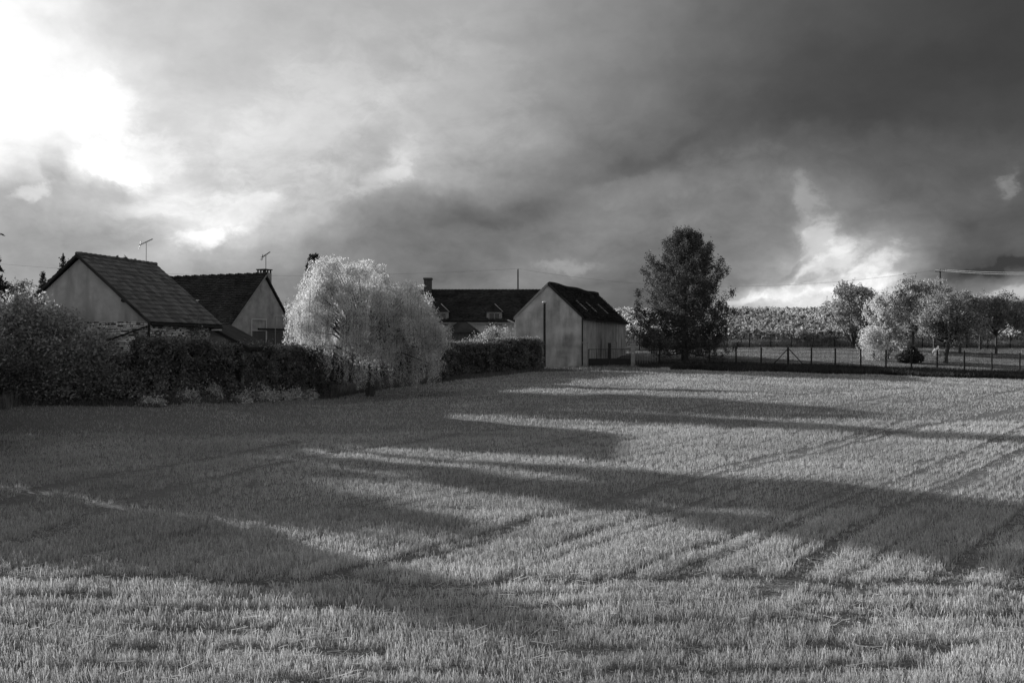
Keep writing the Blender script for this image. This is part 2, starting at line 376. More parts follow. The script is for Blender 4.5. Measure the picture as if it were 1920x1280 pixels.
def stains(t, tcn, out, amt=.5, lowz=None):
    mp = t.nodes.new('ShaderNodeMapping'); t.links.new(tcn.outputs['Object'], mp.inputs[0]); mp.inputs['Scale'].default_value = (.75, .75, .16)
    nz = t.nodes.new('ShaderNodeTexNoise'); t.links.new(mp.outputs[0], nz.inputs['Vector']); nz.inputs['Scale'].default_value = 1.6; nz.inputs['Detail'].default_value = 7
    r = t.nodes.new('ShaderNodeMapRange'); t.links.new(nz.outputs['Fac'], r.inputs[0]); r.inputs[1].default_value = .43; r.inputs[2].default_value = .62; r.inputs[4].default_value = amt
    nb = t.nodes.new('ShaderNodeTexNoise'); t.links.new(tcn.outputs['Object'], nb.inputs['Vector']); nb.inputs['Scale'].default_value = .55; nb.inputs['Detail'].default_value = 5
    rb = t.nodes.new('ShaderNodeMapRange'); t.links.new(nb.outputs['Fac'], rb.inputs[0]); rb.inputs[1].default_value = .4; rb.inputs[2].default_value = .62; rb.inputs[3].default_value = .15
    ml = t.nodes.new('ShaderNodeMath'); ml.operation = 'MULTIPLY'; t.links.new(r.outputs[0], ml.inputs[0]); t.links.new(rb.outputs[0], ml.inputs[1])
    mu = t.nodes.new('ShaderNodeMix'); mu.data_type = 'RGBA'; mu.blend_type = 'MULTIPLY'; t.links.new(ml.outputs[0], mu.inputs[0]); t.links.new(out, mu.inputs[6])
    mu.inputs[7].default_value = (.35, .35, .35, 1)
    return mu.outputs[2]
M['render1'] = mat('old_render', .52, .22, 1.1, bump=.35, bscale=9, extra=lambda t, c, o: stains(t, c, o, .7))
M['render2'] = mat('stained_render', .42, .25, 2.0, bump=.35, bscale=9, extra=lambda t, c, o: stains(t, c, o, .8))
M['renderb'] = mat('barn_render', .58, .28, .9, bump=.3, bscale=10, extra=lambda t, c, o: stains(t, c, o, 1.0))
M['white'] = mat('white_render', .7, .1, 1.2, bump=.1)
M['mortar'] = mat('lime_mortar', .13, .3, 3, bump=.5, bscale=30)
M['stone'] = leafmat('lime_stone', .78, .4, 0, .0, .25)
M['metal'] = mat('galvanised_metal', .5, .15, 5, rough=.5, spec=.5)
M['dark'] = mat('dark_metal', .03, .3, 5, rough=.6)
M['rust'] = mat('rusty_pipe', .04, .4, 8, rough=.8)
M['paint'] = mat('pale_paint', .62, .08, 4, rough=.6)
M['greypaint'] = mat('grey_paint', .3, .12, 4, rough=.6)
M['glass'] = mat('window_glass', .02, .2, 2, rough=.12, spec=.8)
M['sheet'] = mat('skylight_sheet', .3, .1, 2, rough=.4, spec=.5)
M['door'] = mat('boarded_door', .10, .3, 5, streak=(6, 6, .4), bump=.3)
M['concrete'] = mat('concrete', .34, .25, 3, bump=.4, bscale=20)
M['brick'] = mat('old_brick', .09, .4, 9, bump=.4)
M['carpaint'] = mat('car_paint', .04, .1, 2, rough=.25, spec=.6)
M['rubber'] = mat('rubber', .02, .1, 2)
M['weedbank'] = mat('bank_earth', .06, .4, 3, bump=.5)
M['core'] = mat('hedge_core', .04, .4, 2)

# ------------------------------------------------------------------ ground
EDGE = [hit(p[0], p[1]) if p[1] > 730 and p[2] == 0 else ((p[0] - 960) / F * p[2], p[2]) for p in
        [(-700, 764, 41.5), (0, 759, 42.5), (300, 758, 43.4), (590, 750, 55.8), (700, 738, 62), (850, 716, 67), (1000, 698, 74.5), (1180, 695, 73.5), (1500, 701, 68.5), (1920, 714, 63.5), (2600, 722, 60)]]
EX = np.array([e[0] for e in EDGE]); EY = np.array([e[1] for e in EDGE])
def edge(x): return np.interp(x, EX, EY)
ax = np.unique(np.concatenate([np.linspace(-3000, -160, 12), np.linspace(-160, -45, 40), np.arange(-45, 45, .5), np.linspace(45, 165, 50), np.linspace(170, 3000, 12)]))
ay = np.unique(np.concatenate([np.linspace(-1500, -30, 8), np.linspace(-30, 8, 14), np.arange(8, 82, .5), np.linspace(82, 255, 80), np.linspace(260, 4000, 14)]))
gX, gY = np.meshgrid(ax, ay, indexing='ij'); gZ = gz(gX, gY)
far = np.maximum(0, np.maximum(np.abs(gX) - 160, gY - 255)); gZ = gZ - np.minimum(far * .02, 6)
nx, ny = gX.shape
V = np.stack([gX, gY, gZ], -1).reshape(-1, 3); idx = np.arange(nx * ny).reshape(nx, ny)
Fq = np.stack([idx[:-1, :-1], idx[1:, :-1], idx[1:, 1:], idx[:-1, 1:]], -1).reshape(-1, 4)
me = bpy.data.meshes.new('ground'); me.vertices.add(len(V)); me.vertices.foreach_set('co', V.astype(np.float32).ravel())
me.loops.add(Fq.size); me.loops.foreach_set('vertex_index', Fq.astype(np.int32).ravel())
me.polygons.add(len(Fq)); me.polygons.foreach_set('loop_start', np.arange(0, Fq.size, 4, dtype=np.int32))
me.update(calc_edges=True)
# 1 = stubble field, 0 = turf: a plain surface map of what grows where
fm = np.clip((edge(V[:, 0]) - V[:, 1]) * 1.2 + .5, 0, 1)
at_ = me.attributes.new('field', 'FLOAT', 'POINT'); at_.data.foreach_set('value', fm.astype(np.float32))
mg = bpy.data.materials.new('soil_and_turf'); mg.use_nodes = True; t = mg.node_tree; t.nodes.clear()
ou = t.nodes.new('ShaderNodeOutputMaterial'); bs = t.nodes.new('ShaderNodeBsdfPrincipled'); t.links.new(bs.outputs[0], ou.inputs[0])
bs.inputs['Roughness'].default_value = .95; bs.inputs['Specular IOR Level'].default_value = .05
tcn = t.nodes.new('ShaderNodeTexCoord')
def nz_(scale, detail=6):
    n = t.nodes.new('ShaderNodeTexNoise'); t.links.new(tcn.outputs['Object'], n.inputs['Vector']); n.inputs['Scale'].default_value = scale; n.inputs['Detail'].default_value = detail; return n.outputs['Fac']
def rmp(f, a, b, lo=.35, hi=.65):
    n = t.nodes.new('ShaderNodeMapRange'); t.links.new(f, n.inputs[0]); n.inputs[1].default_value = lo; n.inputs[2].default_value = hi; n.inputs[3].default_value = a; n.inputs[4].default_value = b; return n.outputs[0]
soil = mixnode(t, rmp(nz_(18), 0, 1), .08, .22)
turf = mixnode(t, rmp(nz_(1.2, 8), 0, 1), .12, .22)
at_n = t.nodes.new('ShaderNodeAttribute'); at_n.attribute_name = 'field'
t.links.new(mixnode(t, at_n.outputs['Fac'], turf, soil), bs.inputs['Base Color'])
bp = t.nodes.new('ShaderNodeBump'); bp.inputs['Strength'].default_value = .6; bp.inputs['Distance'].default_value = .05
t.links.new(nz_(30, 4), bp.inputs['Height']); t.links.new(bp.outputs[0], bs.inputs['Normal'])
g = link_mesh('ground', me, mg, smooth=True); tag(g, kind='structure')

# ------------------------------------------------------------------ stubble
ROWDIR = np.array([.61, .792]); ROWN = np.array([.792, -.61])
TRACKS = []   # wheel tracks: world polylines + half width
for pl, w in [([(1440,1125),(1490,1085),(1540,1040),(1600,1000),(1690,950),(1750,930),(1830,890),(1925,845)], .17),
              ([(1760,1095),(1800,1060),(1860,1010),(1925,965),(2000,925)], .18),
              ([(960,985),(1180,930),(1290,895),(1450,855),(1700,805),(1925,770)], .20),
              ([(1290,905),(1400,880),(1560,845),(1740,800),(1925,762)], .14),
              ([(500,1110),(700,1065),(850,1040),(1000,985)], .16),
              ([(0,950),(100,915),(200,895),(300,878),(450,850),(560,830)], .34),
              ([(60,1015),(200,960),(330,915),(480,880),(640,848),(860,815)], .30),
              ([(1180,800),(1300,765),(1460,742),(1700,727)], .2),
              ([(150,790),(500,770),(800,752),(1100,735)], .2),
              ([(1000,1040),(1150,990),(1300,950),(1420,905)], .10), ([(1180,1080),(1350,1020),(1500,960),(1600,915)], .10),
              ([(620,985),(760,950),(900,925),(1060,890)], .12), ([(1450,790),(1650,757),(1900,735)], .16),
              ([(1480,735),(1300,733),(1150,722)], .2), ([(1500,1150),(1925,1160)], .10)]:
    TRACKS.append((np.array([hit(*p) for p in pl]), w))
def dist_poly(P, poly):
    best = np.full(len(P), 1e9)
    for a, b in zip(poly[:-1], poly[1:]):
        ab = b - a; tt_ = np.clip(((P - a) @ ab) / (ab @ ab + 1e-9), 0, 1)
        best = np.minimum(best, np.linalg.norm(P - (a + tt_[:, None] * ab), axis=1))
    return best
def cheap_noise(x, y, s):
    return (np.sin(x * s + 1.7 * np.sin(y * s * .7 + .4)) * np.sin(y * s * 1.1 + 1.9 * np.sin(x * s * .53)) + .5 * np.sin((x + y) * s * 2.3 + 1.1 * np.sin((x - y) * s * 1.9))) / 1.5
HEAD = 13.9
def headline(x): return HEAD + .10 * np.sin(x * .7) - .02 * x + .12 * np.sin(x * 2.3 + 1) + .07 * np.sin(x * 5.1)
bands = [(9.2, 19, .17, .085, 23, 4), (19, 36, .22, .14, 13, 3), (36, 82, .32, .27, 7, 3)]
parts = []
for d0, d1, rs, al, nb, kind in bands:
    ext = d1 * 1.25 + 8
    aa = np.arange(-ext, ext, rs); bb = np.arange(-ext, ext, al)
    A_, B_ = np.meshgrid(aa, bb, indexing='ij'); A_ = A_.ravel(); B_ = B_.ravel() + rng.uniform(-al, al, A_.size) * .5
    A_ = A_ + rng.normal(0, .022, A_.size)
    C0 = np.array([0, (d0 + d1) / 2])
    P = C0 + A_[:, None] * ROWN + B_[:, None] * ROWDIR
    main = P[:, 1] > headline(P[:, 0])
    P2 = None
    if d0 < HEAD:
        x_ = np.arange(-12, 12, al); y_ = np.arange(8.9, HEAD + .2, rs)
        X2, Y2 = np.meshgrid(x_, y_, indexing='ij'); P2 = np.stack([X2.ravel() + rng.uniform(-al, al, X2.size) * .5, Y2.ravel() + rng.normal(0, .04, X2.size)], 1)
        P2 = P2[(P2[:, 1] <= headline(P2[:, 0]))]
    P = P[main]
    P = P[(P[:, 1] >= d0) & (P[:, 1] < d1)]
    if P2 is not None: P = np.concatenate([P2, P])
    P = P[(np.abs(P[:, 0]) < .56 * P[:, 1] + 2.5) & (P[:, 1] < edge(P[:, 0]) + rng.normal(0, .4, len(P)))]
    hgt = np.ones(len(P)) * (1 + .16 * cheap_noise(P[:, 0], P[:, 1], .8) + .12 * cheap_noise(P[:, 0] + 9, P[:, 1], 2.7))
    keep = np.ones(len(P), bool)
    for poly, w in TRACKS:
        dd = dist_poly(P, poly); inn = dd < w * (1 + .35 * cheap_noise(P[:, 0], P[:, 1], 3.1))
        hgt = np.where(inn, hgt * .38, hgt); keep &= ~(inn & (rng.uniform(size=len(P)) < .62))
    ac = P @ ROWN; mainf = P[:, 1] > headline(P[:, 0])
    for per_, wid, ph in ((1.31, .075, .2), (3.93, .13, .9)):
        if d0 > 30 and per_ < 2: continue
        q = mainf & (np.abs((ac + .06 * cheap_noise(P[:, 0], P[:, 1], .9) + ph) % per_ - per_ / 2) < wid * (1 + .4 * cheap_noise(P[:, 0], P[:, 1], 2.2)))
        hgt = np.where(q, hgt * (.66 if per_ < 2 else .5), hgt); keep &= ~(q & (rng.uniform(size=len(P)) < (.25 if per_ < 2 else .45)))
    hd = np.abs(P[:, 1] - headline(P[:, 0])) < .22; keep &= ~(hd & (rng.uniform(size=len(P)) < .75)); hgt = np.where(hd, hgt * .5, hgt)
    for yy, w in ((13.3, .10), (12.75, .17), (12.05, .16), (11.3, .2), (10.7, .14), (10.2, .12), (9.7, .12)):   # furrows of the headland, parallel to the field edge
        q = np.abs(P[:, 1] - yy - .12 * np.sin(P[:, 0] * .5 + yy)) < w * (.55 + .75 * cheap_noise(P[:, 0], P[:, 1] + yy, 1.1) + .3 * cheap_noise(P[:, 0], P[:, 1], 3.3))
        hgt = np.where(q, hgt * .36, hgt); keep &= ~(q & (rng.uniform(size=len(P)) < .68))
    # thin patches
    keep &= ~((cheap_noise(P[:, 0] * 1.1 + 4, P[:, 1] * .9, 1.5) > .62) & (rng.uniform(size=len(P)) < .35))
    P = P[keep]; hgt = hgt[keep]
    n = len(P); C = np.repeat(P, nb, 0) + rng.normal(0, .045 if d1 < 40 else .09, (n * nb, 2)); H = np.repeat(hgt, nb)
    D = C[:, 1]; m = len(C)
    h = H * rng.uniform(.055, .14, m) * np.where(rng.uniform(size=m) < .04, 1.5, 1)
    wd = .0011 + .00022 * D
    th = rng.uniform(0, math.pi, m); lean = rng.normal(0, .24, (m, 2)); flat = rng.uniform(size=m) < .07; lean[flat] *= 5
    z0 = gz(C[:, 0], C[:, 1]) - .01
    b = np.stack([C[:, 0], C[:, 1], z0], 1); dx = np.stack([np.cos(th) * wd, np.sin(th) * wd, np.zeros(m)], 1)
    tip = b + np.stack([lean[:, 0] * h, lean[:, 1] * h, h * np.where(flat, .35, 1)], 1)
    if kind == 4: parts.append(('q', np.stack([b - dx, b + dx, tip + dx * .75, tip - dx * .75], 1)))
    else: parts.append(('t', np.stack([b - dx, b + dx, tip], 1)))
print('stubble', [p[1].shape for p in parts])
Qn = np.concatenate([p[1] for p in parts if p[0] == 'q']); Tn = np.concatenate([p[1] for p in parts if p[0] == 't'])
o = link_mesh('near_stubble', quads_mesh('near_stubble', Qn), M['straw']); tag(o, 'pale cut straw stubble in the nearest part of the field', 'stubble', kind='stuff')
o = link_mesh('far_stubble', quads_mesh('far_stubble', Tn), M['straw']); tag(o, 'pale straw stubble stretching back to the hedges and fence', 'stubble', kind='stuff')
# loose straw lying on the headland
n = 2600
P = np.stack([rng.uniform(-9, 9, n), 10.2 + rng.uniform(0, 1, n) ** 1.2 * 5.5], 1)
P = P[(cheap_noise(P[:, 0], P[:, 1], 1.3) > .15)]; n = len(P)
th = rng.uniform(0, math.pi, n); l = rng.uniform(.08, .26, n); c = np.stack([P[:, 0], P[:, 1], gz(P[:, 0], P[:, 1]) + rng.uniform(.02, .13, n)], 1)
d = np.stack([np.cos(th), np.sin(th) * .8, rng.normal(0, .15, n)], 1) * l[:, None]; w = np.array([0, 0, .0025])
o = link_mesh('loose_straw', quads_mesh('loose_straw', np.stack([c - d / 2 - w, c + d / 2 - w, c + d / 2 + w, c - d / 2 + w], 1)), M['straw']); tag(o, 'loose cut straw lying on the headland stubble', 'straw', kind='stuff')

def blades(name, P, h0, h1, w, mat_, label, lean=.3, cat='grass', parent=None):
    m = len(P); h = rng.uniform(h0, h1, m); th = rng.uniform(0, math.pi, m)
    b = np.stack([P[:, 0], P[:, 1], gz(P[:, 0], P[:, 1]) - .02], 1); dx = np.stack([np.cos(th) * w, np.sin(th) * w, np.zeros(m)], 1)
    tip = b + np.stack([rng.normal(0, lean, m) * h, rng.normal(0, lean, m) * h, h], 1)
    o = link_mesh(name, quads_mesh(name, np.stack([b - dx, b + dx, tip], 1)), mat_, parent)
    return tag(o, label, cat, kind='stuff')
# lawn beyond the wire fence
n = 90000; y = rng.uniform(72, 103, n); x = rng.uniform(5, 58, n); P = np.stack([x, y], 1); P = P[(y > edge(x) + 5) & (x < .56 * y + 2)]
blades('lawn_grass', P, .03, .10, .03, M['grass'], 'short grass of the orchard lawn between the two wire fences')
# dark weedy ditch in front of the fence
def edge_strip(n, x0, x1, a, b): 
    x = rng.uniform(x0, x1, n); return np.stack([x, edge(x) + rng.uniform(a, b, n)], 1)
blades('ditch_weeds', edge_strip(60000, 9.5, 42, 1.0, 7.5), .15, .42, .03, M['weed'], 'dark weeds filling the ditch below the wire fence', .5, 'weeds')
blades('verge_grass', edge_strip(26000, -34, 9.5, -.2, 2.5), .12, .38, .022, M['grass'], 'rough verge grass in front of the hedges and barn', .4)
blades('tall_grass', np.concatenate([np.stack([rng.uniform(-27, -21, 2500), rng.uniform(41.5, 42.9, 2500)], 1), ]), .3, .75, .02, M['drygrass'], 'tall dry grass along the field edge below the left shrubs', .2)
x = rng.uniform(-10.5, -5.2, 3500); blades('tall_grass', np.stack([x, edge(x) + rng.uniform(.3, 1.6, 3500)], 1), .35, 1.0, .018, M['drygrass'], 'tall dry grass standing under the right side of the willow', .12)
x = rng.uniform(6.2, 11.5, 2200); blades('tall_grass', np.stack([x, edge(x) + rng.uniform(-.2, .8, 2200)], 1), .1, .3, .018, M['bright'], 'pale sunlit grass in front of the yard gate', .12)
n = 30000; x = rng.uniform(15, 60, n); blades('hillfoot_grass', np.stack([x, rng.uniform(101.2, 103.6, n)], 1), .15, .8, .03, M['drygrass'], 'rough grass along the foot of the vineyard', .3)

# ------------------------------------------------------------------ buildings
def tiled(name, parent, a, b, c, d, nu, nv, material, jit=.01, thick=.03, objects=False, labels=None):
    """tiles on the quad a(lower left) b(lower right) c(upper right) d(upper left), local coordinates"""
    a, b, c, d = (Vector(p) for p in (a, b, c, d)); nn = (b - a).cross(d - a).normalized()
    if objects:
        w = (b - a).length / nu; h = (d - a).length / nv * 1.18; ux = (b - a).normalized(); uy = (d - a).normalized()
        meshes = []
        for k in range(5):
            mb = MB(); jx = [random.uniform(-.012, .012) for _ in range(8)]
            x0, x1 = -w / 2 + .006, w / 2 - .006
            mb.add([(x0, jx[0], 0.0), (x1, jx[1], 0.0), (x1, h, -.02), (x0, h, -.02), (x0 + jx[2] * .4, jx[0], .045), (x1 - jx[3] * .4, jx[1], .045), (x1, h, .01), (x0, h, .01)],
                   [(0,3,2,1),(4,5,6,7),(0,1,5,4),(1,2,6,5),(2,3,7,6),(3,0,4,7)])
            m_ = mb.mesh('tile'); m_.materials.append(material); meshes.append(m_)
        for j in range(nv):
            for i in range(nu):
                off = .25 * (j % 2) * (1 / nu) * 0
                p = a + (b - a) * ((i + .5) / nu + off) + (d - a) * (j / nv) + nn * (.02 + random.uniform(0, .018))
                p = p + nn * .012 * math.sin(math.pi * (i + .5) / nu) * math.sin(math.pi * min(1, (j + 2) / nv))
                o = bpy.data.objects.new('tile', random.choice(meshes)); COL.objects.link(o); o.parent = parent
                Mx = Matrix((ux, uy, nn)).transposed().to_4x4(); Mx.translation = p
                o.matrix_local = Mx @ Matrix.Rotation(random.uniform(-.02, .02), 4, 'Z') @ Matrix.Rotation(random.uniform(-.02, .02), 4, 'X')
        return
    vs = []
    U, Vv = np.meshgrid(np.arange(nu), np.arange(nv), indexing='ij'); U = U.ravel().astype(float); Vv = Vv.ravel().astype(float)
    A, B, Cc, Dd, NN = (np.array(v) for v in (a, b, c, d, nn)); m = len(U)
    def P(u, v, lift):
        u = np.clip(u / nu, 0, 1)[:, None]; v = (v / nv)[:, None]
        base = (A * (1 - u) + B * u) * (1 - v) + (Dd * (1 - u) + Cc * u) * v
        return base + NN * lift[:, None]
    off = (Vv % 2) * .5; j1 = rng.normal(0, jit, m); j2 = rng.normal(0, jit, m); dv = rng.normal(0, .08, m)
    lo = .01 + thick + np.abs(j1) * 2; 
    p00 = P(U + off, Vv + dv, lo + thick); p10 = P(U + off + .94, Vv + dv, lo + thick + j2); p11 = P(U + off + .94, Vv + 1.15, lo * 0 + .015); p01 = P(U + off, Vv + 1.15, lo * 0 + .015)
    q00 = P(U + off, Vv + dv, lo * 0 + .0); q10 = P(U + off + .94, Vv + dv, lo * 0 + .0)
    Q = np.concatenate([np.stack([p00, p10, p11, p01], 1), np.stack([q00, q10, p10, p00], 1)])
    return tag(link_mesh(name, quads_mesh(name, Q), material, parent), kind='stuff')
def stonework(parent, a, b, z0, z1, nrm, label=None, course=.10, lmin=.12, lmax=.36, holes=()):
    """rubble stones proud of a wall between points a and b (local xy), joined: too small to pick apart"""
    mb = MB(); a = Vector((a[0], a[1], 0)); b = Vector((b[0], b[1], 0)); nn = Vector((nrm[0], nrm[1], 0)); Lh = (b - a).length; u = (b - a) / Lh
    z = z0
    while z < z1 - .05:
        ch = course * random.uniform(.75, 1.3); s = random.uniform(0, .1)
        while s < Lh - .08:
            l = random.uniform(lmin, lmax); e = min(s + l, Lh - .02)
            if random.random() < .84 and e - s > .06 and not any(h0 < (s + e) / 2 < h1 and k0 < z < k1 for h0, h1, k0, k1 in holes):
                t_ = random.uniform(.012, .05); jj = lambda: random.uniform(-.012, .012)
                p = [(s + .012 + jj(), z + .012 + jj()), (e - .012 + jj(), z + .012 + jj()), (e - .012 + jj(), z + ch - .012 + jj()), (s + .012 + jj(), z + ch - .012 + jj())]
                lo = [a + u * x + Vector((0, 0, y)) + nn * .002 for x, y in p]
                hi = [a + u * (x + (.012 if i in (0, 3) else -.012)) + Vector((0, 0, y + (.01 if i < 2 else -.01))) + nn * t_ for i, (x, y) in enumerate(p)]
                mb.add(lo + hi, [(4,5,6,7),(0,1,5,4),(1,2,6,5),(2,3,7,6),(3,0,4,7)])
            s = e
        z += ch
    return tag(mb.build('stones', M['stone'], parent), kind='stuff')

# --- left stone house ------------------------------------------------------
h1 = empty('stone_house', (-23.9 * .845, 46.475, -3.05 * .845), R(-13.6), 'large stone and render house behind the left shrubs, with broad ribbed tile roof', 'house')
W, EH, AH, LN = 4.3, 4.5, 8.05, 7.0
h1.scale = (.845,) * 3
MB().prism([(-W, -.4), (W, -.4), (W, EH), (0, AH - .12), (-W, EH)], 0, LN).build('wall', M['mortar'], h1)
# render coat on the gable above the stonework
MB().prism([(-W + .02, 4.42), (W - .02, 4.42), (W - .02, EH), (0, AH - .14), (-W + .02, EH)], -.03, -.004).build('render_coat', M['render1'], h1)
stonework(h1, (-W, 0), (W, 0), -.3, 4.45, (0, -1))
stonework(h1, (W, 0), (W, LN), -.3, 4.3, (1, 0))
ov, sl = .28, (AH - EH) / W
def roofpair(root, Wl, Wr, eL, eR, A, y0, y1, thick, ovx, material=M['roofbase']):
    mb = MB(); sR = (A - eR) / Wr; sL = (A - eL) / Wl
    mb.add([(0, y0, A), (Wr + ovx, y0, eR - ovx * sR), (Wr + ovx, y1, eR - ovx * sR), (0, y1, A), (0, y0, A + thick), (Wr + ovx, y0, eR - ovx * sR + thick), (Wr + ovx, y1, eR - ovx * sR + thick), (0, y1, A + thick)],
           [(0,1,2,3),(7,6,5,4),(4,5,1,0),(5,6,2,1),(3,2,6,7)])
    mb.add([(0, y0, A), (-Wl - ovx, y0, eL - ovx * sL), (-Wl - ovx, y1, eL - ovx * sL), (0, y1, A), (0, y0, A + thick), (-Wl - ovx, y0, eL - ovx * sL + thick), (-Wl - ovx, y1, eL - ovx * sL + thick), (0, y1, A + thick)],
           [(3,2,1,0),(4,5,6,7),(0,1,5,4),(1,2,6,5),(7,6,2,3)])
    return mb.build('roof', material, root)
rf = roofpair(h1, W, W, EH, EH, AH, -.22, LN + .22, .10, ov)
t0 = AH + .10
tiled('tile', h1, (W + ov, -.25, EH - ov * sl + .10), (W + ov, LN + .25, EH - ov * sl + .10), (0, LN + .25, t0), (0, -.25, t0), 19, 15, M['tile'], objects=True)
tiled('back_tiles', h1, (-W - ov, LN + .25, EH - ov * sl + .10), (-W - ov, -.25, EH - ov * sl + .10), (0, -.25, t0), (0, LN + .25, t0), 19, 15, M['tile'])
rt = MB(); k = 18
for i in range(k):
    y0 = -.27 + i * (LN + .5) / k
    rt.tube([(0, y0, t0 + .03), (0, y0 + (LN + .5) / k + .03, t0 + .05)], [.10, .12], 8)
tag(rt.build('ridge_tiles', M['tile'], h1), kind='stuff')
for s_ in (-1, 1):
    MB().slab((0, -.255, AH - .05), (s_ * (W + ov), -.255, EH - ov * sl - .05), (s_ * (W + ov), -.255, EH - ov * sl + .13), (0, -.255, AH + .13), .03 * s_).build('verge_board', M['tile2'], h1)
for x_, z_ in ((-2.62, 5.55), (2.78, 5.58)):
    mb = MB(); mb.tube([(x_, -.03, z_), (x_, -.12, z_)], .10, 10); mb.build('wall_tie_plate', M['dark'], h1)
MB().slab((1.85, -.06, 3.36), (4.28, -.06, 4.12), (4.28, -.06, 4.20), (1.85, -.06, 3.45), .05).build('sloping_flashing', M['dark'], h1)
mb = MB(); mb.tube([(W + .08, -.07, 4.25), (W + .08, -.07, .0)], .06, 8); mb.build('downpipe', M['dark'], h1)
mb = MB(); mb.tube([(W + ov + .02, -.2, EH - ov * sl), (W + ov + .02, LN + .2, EH - ov * sl - .03)], .07, 8); mb.build('gutter', M['dark'], h1)
MB().box(3.78, 4.18, -.08, -.03, 3.42, 3.82).build('wall_box', M['greypaint'], h1)
MB().box(3.86, 3.98, -.08, -.03, 2.7, 3.38).build('narrow_opening', M['dark'], h1)
# small lean-to on the far end of the side wall
MB().prism([(W + .01, -.4), (6.5, -.4), (6.5, 3.05), (W + .01, 4.15)], 6.3, 8.8).build('lean_to_wall', M['render2'], h1)
MB().prism([(W - .1, 4.22), (7.0, 2.86), (7.0, 3.04), (W - .1, 4.42)], 6.05, 9.0).build('lean_to_roof', M['tile2'], h1)
MB().box(W + .30, W + .95, 5.95, 6.04, 4.02, 4.10).build('flashing', M['paint'], h1)

def antenna(root_name, loc, h, label, rz=0, arms=7, pale=True, k=.6):
    r = empty(root_name, loc, rz, label, 'aerial')
    m_ = M['metal'] if pale else M['dark']
    mb = MB(); mb.tube([(0, 0, -.3), (0, 0, h)], .022, 6); mb.build('mast', m_, r)
    mb = MB(); mb.tube([(-.55 * k, 0, h - .25 * k), (.55 * k, 0, h + .35 * k)], .032, 5); mb.build('boom', m_, r)
    for i in range(arms):
        f_ = i / (arms - 1); x_ = (-.5 + f_) * k; z_ = h + (-.22 + .54 * f_) * k
        mb = MB(); mb.tube([(x_, (-.3 + .12 * f_) * k, z_), (x_, (.3 - .12 * f_) * k, z_)], .014, 4); mb.build('element', m_, r)
    mb = MB(); mb.tube([(-.55 * k, 0, h - .6 * k), (-.42 * k, 0, h + .1 * k)], .02, 4); mb.tube([(-.6 * k, -.25 * k, h - .5 * k), (-.6 * k, .25 * k, h - .4 * k)], .016, 4); mb.build('reflector', m_, r)
    return r
def on(root, x, y, z): return root.matrix_basis @ Vector((x, y, z))
for r_ in (h1,): bpy.context.view_layer.update()
antenna('aerial', h1.matrix_world @ Vector((.0, LN - .8, AH + .2)), 1.0, 'pale television aerial standing on the ridge of the stone house', R(30))

# --- tiled house with steep gable -------------------------------------------
h2 = empty('tiled_house', (-16.9, 68.0, -2.45), R(65), 'dark tiled house with a steep stained gable, behind the stone house', 'house')
Wl, Wr, eL, eR, A2, L2 = 3.64, 3.9, 3.65, 2.75, 7.28, 11.5
MB().prism([(-Wl, -.4), (Wr, -.4), (Wr, eR), (0, A2 - .1), (-Wl, eL)], 0, L2).build('wall', M['render2'], h2)
roofpair(h2, Wl, Wr, eL, eR, A2, -.12, L2 + .15, .08, .2)
sL = (A2 - eL) / Wl; sR = (A2 - eR) / Wr
tiled('roof_tiles', h2, (-Wl - .2, L2 + .15, eL - .2 * sL + .08), (-Wl - .2, -.14, eL - .2 * sL + .08), (0, -.14, A2 + .08), (0, L2 + .15, A2 + .08), 62, 30, M['tile2'])
tiled('back_tiles', h2, (Wr + .2, -.14, eR - .2 * sR + .08), (Wr + .2, L2 + .15, eR - .2 * sR + .08), (0, L2 + .15, A2 + .08), (0, -.14, A2 + .08), 62, 30, M['tile2'])
rt = MB()
for i in range(30):
    y0 = -.15 + i * (L2 + .3) / 30; rt.tube([(0, y0, A2 + .12), (0, y0 + .3, A2 + .15)], [.09, .12], 7)
    if i % 2 == 0: rt.tube([(0, y0, A2 + .2), (0, y0 + .1, A2 + .2)], .09, 6)
tag(rt.build('ridge_tiles', M['tile2'], h2), kind='stuff')
MB().slab((-Wl - .2, -.15, eL - .2 * sL - .04), (0, -.15, A2 - .03), (0, -.15, A2 + .10), (-Wl - .2, -.15, eL - .2 * sL + .09), .03).build('verge_board', M['greypaint'], h2)
MB().slab((0, -.15, A2 - .03), (Wr + .2, -.15, eR - .2 * sR - .04), (Wr + .2, -.15, eR - .2 * sR + .09), (0, -.15, A2 + .10), .03).build('verge_board', M['tile2'], h2)
# door opening with pale frame, lintel and glazed panels, on the gable
def frame_rect(root, x0, x1, z0, z1, w, name, m_, y=-.03, dpt=.05):
    mb = MB(); mb.box(x0, x1, y - dpt, y, z1 - w, z1).box(x0, x1, y - dpt, y, z0, z0 + w).box(x0, x0 + w, y - dpt, y, z0 + w, z1 - w).box(x1 - w, x1, y - dpt, y, z0 + w, z1 - w)
    return mb.build(name, m_, root)
MB().box(-1.35, 2.0, -.03, .0, .0, 3.55).build('boarded_opening', M['door'], h2)
fw = frame_rect(h2, -1.45, .15, 0, 4.35, .07, 'door_frame', M['paint']); 
frame_rect(h2, .35, 2.15, 0, 4.5, .035, 'scaffold_frame', M['greypaint'], y=-.6, dpt=.04)
MB().box(-.75, 2.3, -.16, -.032, 3.58, 3.72).build('lintel_beam', M['dark'], h2)
MB().box(-1.38, .08, -.075, -.03, 3.52, 3.57).build('door_bar', M['paint'], h2)
mb = MB(); mb.tube([(1.2, -.6, 3.7), (1.2, -.6, 4.5)], .025, 5); mb.build('scaffold_tube', M['greypaint'], h2)
